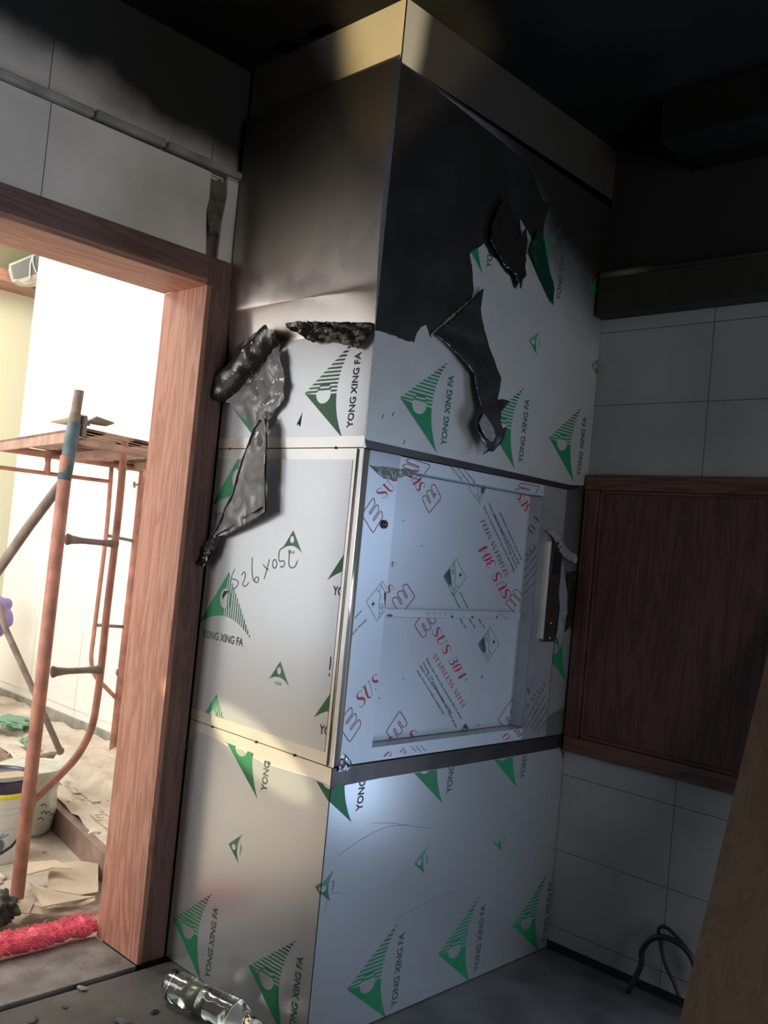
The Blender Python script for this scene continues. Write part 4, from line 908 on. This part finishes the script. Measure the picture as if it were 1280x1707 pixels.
# loops of black cable behind the board
bm = bmesh.new()
def cp_(px, py, x=W-0.07): v = at(px, py, 0, x); return v
loop = [grnd(1078, 1648), cp_(1068, 1610), cp_(1070, 1585), cp_(1085, 1566), cp_(1105, 1562), cp_(1130, 1572), cp_(1150, 1592), cp_(1160, 1618), cp_(1170, 1660)]
loop[0] = Vector((W-0.09, loop[1].y+0.03, 0.01))
loop[-1].z = max(loop[-1].z, 0.02)
tube(bm, catmull(loop, 8), 0.010, 10)
tag(obj('cable', bm, M['rubber']), 'thick black cable looping up against the tiled wall beside the board', 'cable')
bm = bmesh.new()
l2 = [cp_(1165, 1622, W-0.05), cp_(1145, 1582, W-0.05), cp_(1122, 1556, W-0.05), cp_(1108, 1545, W-0.05), cp_(1098, 1548, W-0.05), cp_(1100, 1565, W-0.05), cp_(1104, 1590, W-0.05), cp_(1112, 1615, W-0.05), cp_(1124, 1640, W-0.05), cp_(1132, 1662, W-0.05)]
for v in l2: v.z = max(v.z, 0.012)
tube(bm, catmull(l2, 6), 0.0065, 8)
tag(obj('cable', bm, M['rubber']), 'thinner black cable bent over in a narrow hairpin above the thick loop', 'cable')
# clear ribbed bottle lying by the shaft
A = Vector((-0.150, 0.485, 0.0485)); Bq = Vector((-0.085, 0.10, 0.0485)); dd = (Bq-A); Lb = dd.length; q = dd.to_track_quat('Z', 'Y').to_matrix().to_4x4()
mt = Matrix.Translation(A) @ q
bt = thing('plastic_bottle', 'clear ribbed plastic bottle with a dark label lying along the foot of the shaft', 'bottle', A)
prof = [(0.004, 0.008), (0.032, 0.0), (0.044, 0.008)]
for k in range(1, 15): prof.append((0.0475-0.0028*(k % 2), 0.006+k*0.0065))
prof += [(0.041, 0.106), (0.041, 0.156), (0.047, 0.166)]
for k in range(1, 19): prof.append((0.0478-0.0028*(k % 2), 0.166+k*0.0065))
prof += [(0.044, 0.295), (0.032, 0.322), (0.018, 0.342), (0.0155, 0.370)]
bm = bmesh.new(); lathe(bm, prof, mt, 36)
for v in bm.verts:
    k = noise.noise(v.co*28)*0.0022; v.co.z = max(0.0012, v.co.z+k)
obj('bottle_body', bm, M['clear'], bt)
bm = bmesh.new(); lathe(bm, [(0.0416, 0.110), (0.0425, 0.112), (0.0425, 0.150), (0.0416, 0.152)], mt, 36, cap=False); obj('bottle_label', bm, M['label'], bt)
bm = bmesh.new(); lathe(bm, [(0.017, 0.358), (0.017, 0.378), (0.015, 0.380)], mt, 24); obj('bottle_cap', bm, M['pailwhite'], bt)
# scraps on the floor
def scrap(px, py, s, name, label, m, seed, cat='debris', flat=0.35):
    c = grnd(px, py); bm = bmesh.new(); bmesh.ops.create_icosphere(bm, subdivisions=2, radius=s)
    for v in bm.verts:
        k = 1+0.5*noise.noise(v.co*(2.2/s)+Vector((seed, 0, 0))); v.co = Vector((v.co.x*k*1.5, v.co.y*k*0.8, v.co.z*k*flat))
    zm = min(v.co.z for v in bm.verts); rot = Matrix.Rotation(seed*1.7, 3, 'Z')
    for v in bm.verts: v.co = rot @ v.co + Vector((c.x, c.y, -zm+0.0))
    return tag(obj(name, bm, m), label, cat)
scrap(107, 1679, 0.009, 'debris_chip', 'dark chip of rubble on the floor just left of centre before the threshold', M['plastergrey'], 1)
scrap(258, 1688, 0.012, 'charred_twig', 'thin black charred splinter on the floor near the bottle', M['rubber'], 2, flat=0.2)
scrap(136, 1650, 0.013, 'debris_chip', 'pale chip bridging the gap beside the stone threshold', M['trimgrey'], 3)
scrap(55, 1703, 0.014, 'debris_chip', 'dark lump of rubble at the lower left corner of the floor', M['plastergrey'], 4)
scrap(205, 1706, 0.017, 'debris_chip', 'curved dark scrap at the bottom edge of the floor', M['plastergrey'], 5)
# scorched plaster hanging where the shaft meets the ceiling
def clump(px, py, sx, sy, sz, name, label, m, seed, x=-0.03):
    c = at(px, py, 0, x); bm = bmesh.new(); bmesh.ops.create_icosphere(bm, subdivisions=3, radius=1)
    for v in bm.verts:
        n1 = noise.noise(v.co*2.1+Vector((seed, 0, 0))); n2 = noise.noise(v.co*6+Vector((seed, 3, 0)))
        k = 1+0.6*n1+0.25*n2; v.co = Vector((v.co.x*sx*k, v.co.y*sy*k, v.co.z*sz*k))+c
    for v in bm.verts: v.co.z = min(v.co.z, ZC-0.001)
    return tag(obj(name, bm, m), label, 'plaster debris')
clump(480, 52, 0.03, 0.045, 0.022, 'plaster_scrap', 'pinkish lump of broken plaster clinging to the ceiling edge of the shaft, the largest', M['plaster'], 1)
clump(535, 40, 0.02, 0.05, 0.012, 'plaster_scrap', 'long thin greyish plaster scrap beside the pinkish lump, nearer the shaft corner', M['plastergrey'], 2)
clump(395, 104, 0.018, 0.05, 0.010, 'plaster_scrap', 'small grey plaster scrap on the ceiling edge, middle of the row', M['plastergrey'], 3)
clump(325, 138, 0.02, 0.03, 0.016, 'plaster_scrap', 'grey plaster bit at the far ceiling corner, furthest from the shaft corner', M['plastergrey'], 4, x=-0.15)
# ================================================================== THINGS BEYOND THE DOORWAY
def Yp(px, py, y): return at(px, py, 1, y)
YN, YFR = 1.463, 2.9
# near scaffold frame
s1 = thing('scaffold', 'rust red scaffold frame nearest the doorway with a worn blue upper post', 'scaffold frame', (-0.2, YN, 0), group=None)
bm = bmesh.new(); tube(bm, [Yp(28, 1497, YN), Yp(112, 760, YN)], 0.026, 16); obj('post', bm, M['redoxide'], s1)
bm = bmesh.new(); tube(bm, [Yp(107, 800, YN), Yp(124, 706, YN)], 0.0268, 16); obj('painted_band', bm, M['blue'], s1)
bm = bmesh.new(); tube(bm, [Yp(123, 708, YN), Yp(132, 651, YN)], 0.0195, 16); tube(bm, [Yp(122, 712, YN), Yp(126, 690, YN)], 0.023, 16); obj('coupling_pin', bm, M['rust'], s1)
inner = [Yp(208, 735, YN), Yp(200, 830, YN), Yp(190, 920, YN), Yp(178, 1020, YN), Yp(170, 1100, YN), Yp(162, 1165, YN), Yp(152, 1215, YN), Yp(130, 1258, YN), Yp(100, 1292, YN), Yp(66, 1325, YN), Yp(50, 1338, YN)]
bm = bmesh.new(); tube(bm, catmull(inner, 5), 0.0155, 12); obj('inner_rail', bm, M['redoxide'], s1)
for a, b in (((112, 899), (194, 907)), ((88, 1120), (168, 1116))):
    p = Yp(*a, YN); q_ = Yp(*b, YN); bm = bmesh.new(); tube(bm, [p, p.lerp(q_, .08), p.lerp(q_, .3), p.lerp(q_, .7), p.lerp(q_, .92), q_], [0.024, 0.018, 0.0125, 0.0125, 0.017, 0.022], 12); obj('rung', bm, M['rust'], s1)
bm = bmesh.new(); p = Yp(118, 735, YN); q_ = Vector((0.75, YN, p.z-0.01)); tube(bm, [p, q_], 0.018, 12); obj('top_bar', bm, M['rustdeck'], s1)
bm = bmesh.new(); tube(bm, [Vector((0.745, YN, 0.095)), Vector((0.745, YN, p.z+0.1))], 0.024, 14); obj('post', bm, M['redoxide'], s1)
bm = bmesh.new(); p = Yp(137, 705, YN); box(bm, p.x-0.008, p.x+0.014, YN-0.02, YN+0.02, p.z-0.055, p.z+0.03, bev=0.006); obj('hook', bm, M['rust'], s1)
for c0 in ((234, 808), (200, 1121)):
    p = Yp(*c0, YFR); 
# far scaffold frame
s2 = thing('scaffold', 'thinner red scaffold frame standing further back near the white wall', 'scaffold frame', (0.9, YFR, ZLE))
pA, pB = Yp(240, 770, YFR), Yp(186, 1266, YFR)
bm = bmesh.new(); tube(bm, [Vector((pB.x, YFR, ZLE+0.002)), pA], 0.021, 12); obj('post', bm, M['redoxide'], s2)
inn = [Yp(186, 778, YFR), Yp(178, 880, YFR), Yp(166, 980, YFR), Yp(156, 1060, YFR), Yp(152, 1098, YFR), Yp(158, 1125, YFR), Yp(180, 1150, YFR), Yp(198, 1168, YFR)]
bm = bmesh.new(); tube(bm, catmull(inn, 5), 0.0125, 10); obj('inner_rail', bm, M['redoxide'], s2)
for a, b in (((180, 893), (228, 903)), ((160, 1042), (209, 1045))):
    bm = bmesh.new(); tube(bm, [Yp(*a, YFR), Yp(*b, YFR)], 0.0095, 8); obj('rung', bm, M['rust'], s2)
a_, b_ = Yp(0, 746, YFR), Yp(246, 783, YFR); l_ = a_+(a_-b_)*0.6
bm = bmesh.new(); tube(bm, [l_, b_], 0.020, 12); obj('top_bar', bm, M['redoxide'], s2)
a2, b2 = Yp(0, 779, YFR), Yp(184, 803, YFR); l2_ = a2+(a2-b2)*0.6
bm = bmesh.new(); tube(bm, [l2_, b2], 0.0115, 10); obj('lower_bar', bm, M['redoxide'], s2)
bm = bmesh.new(); tube(bm, [Yp(80, 758, YFR), Yp(80, 772, YFR), Yp(78, 790, YFR)], [0.022, 0.014, 0.02], 10); obj('stub', bm, M['redoxide'], s2)
bm = bmesh.new(); tube(bm, [Vector((l_.x, YFR, 0.0)), Vector((l_.x, YFR, l_.z))], 0.021, 12); obj('post', bm, M['redoxide'], s2)
for a, b in (((234, 808), (222, 808)), ((207, 1121), (193, 1121))):
    bm = bmesh.new(); tube(bm, [Yp(*a, YFR), Yp(*b, YFR)], 0.006, 8); tube(bm, [Yp(b[0]+2, b[1]-5, YFR), Yp(b[0]+2, b[1]+5, YFR)], 0.006, 8); obj('wing_nut', bm, M['rust'], s2)
# diagonal braces
def brace(pts, r, label, m, y0=YN, y1=YN):
    bm = bmesh.new(); n = len(pts); P = [at(p[0], p[1], 1, y0+(y1-y0)*k/(n-1)) for k, p in enumerate(pts)]
    tube(bm, P, r, 12)
    for e_ in (P[-1],): lathe(bm, [(r*1.3, -0.004), (r*1.3, 0.004)], Matrix.Translation(e_) @ Matrix.Rotation(PI/2, 4, 'X'), 14)
    return tag(obj('cross_brace', bm, m), label, 'scaffold brace')
brace([(-40, 1000), (0, 946), (50, 875), (107, 800)], 0.0205, 'dark rusty brace slanting up to the blue part of the near post', M['rust'], 1.75, YN+0.045)
brace([(-10, 990), (10, 1050), (62, 1165), (100, 1252)], 0.015, 'dusty pale brace hanging down behind the near post towards the platform', M['rust'], 2.35, 2.15)
# steel deck with slots and loose ply scraps
def deck(cn, label, gname=None):
    """cn: four top corners"""
    t = thing('scaffold_plank', label, 'scaffold plank', cn[0])
    a, b, c, d = [Vector(v) for v in cn]; bm = bmesh.new(); th = Vector((0, 0, -0.012)); nsl = 14
    # rows of bars with slots between
    for k in range(nsl):
        u0, u1 = k/nsl, (k+0.62)/nsl
        prism(bm, [a.lerp(b, u0), a.lerp(b, u1), d.lerp(c, u1), d.lerp(c, u0)], th)
    prism(bm, [a.lerp(d, .0), b.lerp(c, .0), b.lerp(c, .30), a.lerp(d, .30)], th); prism(bm, [a.lerp(d, .70), b.lerp(c, .70), b.lerp(c, 1.), a.lerp(d, 1.)], th)
    obj('deck_sheet', bm, M['rustdeck'], t)
    for p, q_ in ((a, b), (d, c)):
        bm = bmesh.new(); w_ = (c-b).normalized()*0.02
        if p is d: w_ = -w_
        prism(bm, [p, q_, q_+w_, p+w_], Vector((0, 0, -0.055))); obj('side_channel', bm, M['rustdeck'], t)
    return t
def zp(px, py, z): return at(px, py, 2, z)
zd = 1.845
NN = Vector((-0.115, 1.515, zd)); dL = Vector((0.185, 0.983, 0))*1.40; dR = Vector((0.949, 0.316, 0))
deck([NN, NN+dL, NN+dL+dR*0.45, NN+dR*0.45], 'slotted rusty steel scaffold plank starting at the near post')
deck([NN+dR*0.47, NN+dR*0.47+dL, NN+dL+dR*0.92, NN+dR*0.92], 'slotted rusty steel scaffold plank next to the jamb, mostly hidden by it')
def plate(pts, z, th, name, label, m, cat, curl=0.0, seed=0):
    bm = bmesh.new(); P = [zp(px, py, z) for px, py in pts]
    cx = sum(p.x for p in P)/len(P); cy = sum(p.y for p in P)/len(P)
    sheet(bm, lambda a, b, o=0: Vector((a, b, z+o)), [(p.x, p.y) for p in P], lambda a, b: curl*((a-cx)**2+(b-cy)**2)*6+0.004*nz(a, b, 8, seed)+0.004, 0.04, th)
    return tag(obj(name, bm, m), label, cat)
plate([(82, 707), (135, 704), (150, 714), (100, 712)], zd+0.022, 0.006, 'plywood_scrap', 'thin curled plywood scrap on the scaffold left of the blue post', M['cardboard'], 'wood scrap', 0.1, 1)
plate([(142, 706), (160, 703), (190, 710), (176, 713), (150, 713)], zd+0.024, 0.006, 'plywood_scrap', 'small brown plywood scrap lying right of the post top', M['rust'], 'wood scrap', 0.1, 2)
# air conditioner high on the cream wall
acn = thing('air_conditioner', 'aged white wall air conditioner high beside the wooden beam', 'air conditioner', (1.2, 5.2, 3.2))
def aq(px, py, y=5.25): return at(px, py, 1, y)
pl = [aq(15, 440), aq(14, 452), aq(20, 470), aq(33, 477), aq(52, 479), aq(84, 472), aq(84, 424), aq(62, 422), aq(54, 424)]
bm = bmesh.new(); prism(bm, pl, Vector((0, -0.10, 0))); obj('housing', bm, M['ac'], acn)
bm = bmesh.new(); prism(bm, [aq(18, 443, 5.149), aq(22, 466, 5.149), aq(84, 448, 5.149), aq(84, 428, 5.149), aq(60, 425, 5.149)], Vector((0, -0.008, 0))); obj('grille', bm, M['acdark'], acn)
bm = bmesh.new(); prism(bm, [aq(47, 475, 5.149), aq(78, 467, 5.149), aq(78, 459, 5.149), aq(40, 469, 5.149)], Vector((0, -0.006, 0))); obj('louver', bm, mat('yellowed_louver', (0.6, 0.42, 0.24), 0.5), acn)
for x0 in (50, 57):
    bm = bmesh.new(); tube(bm, catmull([aq(55, 426, 5.13), aq((x0*2+55)/3-1, 440, 5.13), aq(x0 if x0 < 55 else 61, 455, 5.13), aq(x0-1 if x0 < 55 else 64, 465 if x0 < 55 else 454, 5.13)], 4), 0.006, 6); obj('wire', bm, M['ac'], acn)
# white pail with dark lid
pc = Vector((-0.075, 2.0, -0.02)); Rp = 0.155
pail = thing('paint_pail', 'white plastic pail with printed fruit, dark lid and yellow rim behind the near post', 'pail', pc)
bm = bmesh.new(); lathe(bm, [(Rp*0.88, 0.0), (Rp*0.90, 0.01), (Rp, 0.285), (Rp*1.02, 0.29)], Matrix.Translation(pc), 40)
PC = pc.copy()
def PF(a, b, o=0.0):   # a = angle, b = height on the pail wall
    r = Rp*(0.90+0.10*b/0.285)+o; return Vector((PC.x+r*math.cos(a), PC.y+r*math.sin(a), PC.z+b))
pr = Print(bm, PF, off=0.0015)
ac_ = math.atan2(CAM.y-pc.y, CAM.x-pc.x)
for (da, h, r) in ((0.18, 0.085, 0.032), (-0.18, 0.10, 0.026), (0.02, 0.07, 0.022)):
    for k in range(9): pr.poly([(ac_+da+(r*0.9*math.cos(t*PI/5))/Rp*(1-k*.11), h+r*(1-k*.11)*math.sin(t*PI/5)) for t in range(10)], 1 if k % 2 else 2, k*0.0001)
    for k in range(5): pr.stroke([(ac_+da, h+r), (ac_+da+(k-2)*0.14, h+r+0.035-0.01*abs(k-2))], 0.007, 1)
for k in range(3): pr.stroke([(ac_-0.5+0.1*k, 0.205), (ac_-0.44+0.1*k, 0.205), (ac_-0.44+0.1*k, 0.19), (ac_-0.5+0.1*k, 0.188)], 0.008, 2)
for h in (0.24, 0.215, 0.15): pr.stroke([(ac_-1.2+0.1*k, h) for k in range(24)], 0.002, 3)
obj('pail_body', bm, [M['pailwhite'], M['inkblue'], M['ink'], mat('pail_rib', (0.5, 0.52, 0.52), 0.4)], pail)
bm = bmesh.new(); lathe(bm, [(Rp*1.035, 0.283), (Rp*1.05, 0.286), (Rp*1.05, 0.302), (Rp*1.03, 0.305)], Matrix.Translation(pc), 40); obj('pail_rim', bm, M['yellow'], pail)
bm = bmesh.new(); lathe(bm, [(Rp*1.03, 0.305), (Rp*1.04, 0.308), (Rp*1.02, 0.350), (Rp*0.95, 0.355), (Rp*0.93, 0.345)], Matrix.Translation(pc), 40); obj('pail_lid', bm, M['purple'], pail)
hp = [pc+Vector((Rp*1.04*math.cos(ac_+t), Rp*1.06*math.sin(ac_+t), 0.28-0.22*math.sin(PI*k/12))) for k, t in enumerate([-1.5+3.0*j/12 for j in range(13)])]
hp = [v+(Vector((CAM.x, CAM.y, v.z))-Vector((pc.x, pc.y, v.z))).normalized()*0.02 for v in hp]
bm = bmesh.new(); tube(bm, hp, 0.006, 8); obj('pail_handle', bm, M['rubber'], pail)
tag(plate([(-30, 1312), (0, 1302), (45, 1298), (48, 1292), (30, 1289), (0, 1292)], 0.345, 0.006, 'board_scrap', '', M['cardboard'], 'wood scrap', 0.02, 3), 'pale flat scrap of board lying on top of the white pail', 'wood scrap')
# pale sack bulging behind the pail
def lump(c, s, name, label, cat, m, seed, amp=0.25, sub=4, freq=2.0, rz=0.0, fine=0.06):
    bm = bmesh.new(); bmesh.ops.create_icosphere(bm, subdivisions=sub, radius=1)
    rot = Matrix.Rotation(rz, 3, 'Z')
    for v in bm.verts:
        n_ = noise.noise(v.co*freq+Vector((seed, 0, 0))); n2_ = noise.noise(v.co*freq*4+Vector((0, seed, 0)))
        k = 1+amp*n_+fine*n2_; v.co = Vector((v.co.x*s[0]*k, v.co.y*s[1]*k, v.co.z*s[2]*k))
    zm = min(v.co.z for v in bm.verts)
    for v in bm.verts: v.co = rot @ v.co + Vector((c[0], c[1], c[2]-zm))
    return tag(obj(name, bm, m, smooth=True), label, cat)
bm = bmesh.new(); c = grnd(66, 1408); c.y += 0.26; c.x += 0.05; rg = []
lathe(bm, [(0.105, 0), (0.12, 0.02), (0.135, 0.10), (0.13, 0.2), (0.145, 0.30), (0.15, 0.31)], Matrix.Translation((c.x, c.y, -0.02)), 36)
for v in bm.verts:
    k = noise.noise(Vector((v.co.x*14, v.co.y*14, v.co.z*9))); v.co.x += 0.015*k; v.co.y += 0.012*k
pr = Print(bm, lambda a, b, o=0: Vector((c.x+(0.143+o)*math.cos(a), c.y+(0.143+o)*math.sin(a), b)), off=0.004)
for k in range(14):
    a = ac_-0.9+1.8*random.random()+0.4; h = 0.05+0.18*random.random(); pr.stroke([(a, h), (a+0.12, h+0.01*random.random()), (a+0.22, h-0.01)], 0.006, 1)
tag(obj('refuse_sack', bm, [M['whitesack'], M['ink']]), 'pale crumpled woven sack with dark print standing right behind the near post', 'sack')
# cardboard sheets
CB = [([(48, 1440), (92, 1438), (122, 1452), (88, 1449), (46, 1462), (24, 1456)], 0.06, 'torn pale cardboard flap lying furthest back beside the sack'),
      ([(80, 1462), (90, 1446), (130, 1440), (163, 1445), (163, 1492), (135, 1498), (78, 1488)], 0.02, 'large tan cardboard sheet lying against the platform'),
      ([(48, 1477), (95, 1490), (134, 1497), (160, 1500), (110, 1508), (70, 1516)], 0.045, 'stiff triangular cardboard piece in front of the tan sheet'),
      ([(50, 1497), (60, 1500), (48, 1526), (16, 1527), (34, 1508)], 0.02, 'narrow cardboard strip beside the foot of the near post'),
      ([(46, 1510), (80, 1518), (120, 1514), (158, 1499), (158, 1506), (120, 1522), (70, 1528), (40, 1526)], 0.012, 'bent cardboard strip closest to the pink netting')]
for k, (p, z, lb_) in enumerate(CB):
    o_ = plate(p, z, 0.004, 'cardboard_sheet', lb_, M['cardboard'], 'cardboard', 0.03, k+4)
# dark lumps, hat-like bundle
lump((grnd(4, 1545).x, grnd(4, 1545).y+0.05, -0.02), (0.06, 0.09, 0.055), 'plastic_lump', 'black crumpled lump of plastic at the left edge near the post foot', 'plastic_lump', M['rubber'], 3, 0.5, 4, 2.6)  # unidentified dark rounded object, modelled as a lump of plastic
lump((Yp(-2, 1010, 4.2).x-0.05, 4.23, 0.622), (0.15, 0.13, 0.15), 'cloth_bundle', 'lilac cloth bundle resting on the dark crate at the far left edge', 'cloth', M['lilac'], 4, 0.3, fine=0.02)
bm = bmesh.new(); p = Yp(-16, 1080, 4.2); box(bm, p.x-0.22, p.x+0.02, 4.16, 4.3, -0.02, 0.62, bev=0.02); tag(obj('tool_crate', bm, M['rust']), 'dark upright crate under the cloth bundle at the far left edge', 'crate')
# rubble strewn over floor and platform: nobody could count it
bm = bmesh.new()
def chip(c, s):
    r = bmesh.ops.create_icosphere(bm, subdivisions=1, radius=s)
    for v in r['verts']:
        k = 1+0.7*noise.noise(v.co*(3/s)+c*9); v.co = Vector((v.co.x*k, v.co.y*k, v.co.z*k*0.5))+c
for k in range(420):
    y = random.uniform(1.0, 4.6); xe = 0.09+(y-1.0)*0.176
    if random.random() < 0.62: x = random.uniform(xe+0.03, XW2-0.05); z = ZLE
    else: x = random.uniform(-1.0, xe-0.03); z = -0.02
    chip(Vector((x, y, z+0.004)), random.choice((0.006, 0.008, 0.012, 0.018, 0.03))*random.uniform(.7, 1.2))
tag(obj('rubble', bm, M['dust']), 'pale dusty rubble strewn over the platform and floor beyond the doorway', 'rubble', kind='stuff')
# soft drift of dust on platform
bm = bmesh.new(); n = 40
gr = [[bm.verts.new((0.1+(y-1.0)*0.176+0.03+(XW2-0.02-(0.1+(y-1.0)*0.176+0.03))*i_/14, y, ZLE+max(0.0, 0.05*noise.noise(Vector((i_*.45, y*3, 2)))+0.028*noise.noise(Vector((i_*1.7, y*9, 7)))+(0.035 if i_ > 4 else 0))+0.001)) for i_ in range(15)] for y in [1.02+3.7*j/n for j in range(n+1)]]
for j in range(n):
    for i_ in range(14): f = bm.faces.new((gr[j][i_], gr[j][i_+1], gr[j+1][i_+1], gr[j+1][i_])); f.smooth = True
tag(obj('plaster_dust', bm, M['dust']), 'drift of pale plaster dust heaped on the platform along the white wall', 'dust', kind='stuff')
c = grnd(20, 1222, ZLE); lump((c.x, c.y, ZLE+0.03), (0.10, 0.14, 0.03), 'green_scrap', 'pale green crumpled scrap on the platform at the far left', 'scrap', M['leafgreen'], 6, 0.6, 4, 3)
c = grnd(48, 1252, ZLE); lump((c.x, c.y, ZLE+0.03), (0.04, 0.09, 0.02), 'green_scrap', 'small leafy green scrap left of the near post on the platform', 'scrap', M['leafgreen'], 8, 0.7, 4, 3)
c = grnd(82, 1270, ZLE); lump((c.x, c.y, ZLE+0.02), (0.09, 0.018, 0.015), 'twig', 'dark green twig on the platform just right of the near post', 'twig', M['rust'], 9, 0.6, 3, 3, rz=0.2)
# pink netting across the threshold
bm = bmesh.new(); ln = [grnd(-60, 1618), grnd(0, 1590), grnd(40, 1583), grnd(80, 1572), grnd(120, 1560), grnd(158, 1553)]
cl = catmull([(v.x, v.y, 0.03) for v in ln], 14); rr = [0.040+0.014*noise.noise(Vector((k*.35, 0, 0))) for k in range(len(cl))]
rr = [r*min(1, 0.45+0.55*(len(cl)-k)/10) if k > len(cl)-10 else r for k, r in enumerate(rr)]
tube(bm, cl, rr, 22)
for v in bm.verts:
    v.co += Vector((0, 0, 1))*0.012*noise.noise(v.co*26)+Vector((0, 1, 0))*0.014*noise.noise(v.co*22+Vector((9, 0, 0)))
    v.co.z = max(v.co.z*0.78, 0.001)
for k in range(650):
    j = random.randrange(2, len(cl)-3); b0 = cl[j]; a = random.uniform(0, 2*PI); r = rr[j]
    p = b0+Vector((random.uniform(-.03, .03), math.cos(a)*r, abs(math.sin(a))*r*0.8)); p.z = max(0.004, p.z*0.8)
    d = Vector((random.uniform(-.05, .05), math.cos(a)*0.02+random.uniform(-.02, .02), random.uniform(-.005, .02)))
    q_ = p+d; q_.z = max(0.002, q_.z)
    tube(bm, [p, (p+q_)/2+Vector((0, 0, 0.006)), q_], 0.0009, 3, cap=False)
tag(obj('netting', bm, M['pink']), 'bunched bright pink netting lying across the stone threshold', 'netting')
c = grnd(0, 1478, 0); lump((c.x-0.09, c.y+0.05, -0.02), (0.07, 0.10, 0.025), 'pink_scrap', 'faded pink tangle behind the foot of the near post at the left edge', 'netting', mat('faded_pink', (0.66, 0.44, 0.38), 0.8, bump=0.8), 11, 0.5, 4, 3)
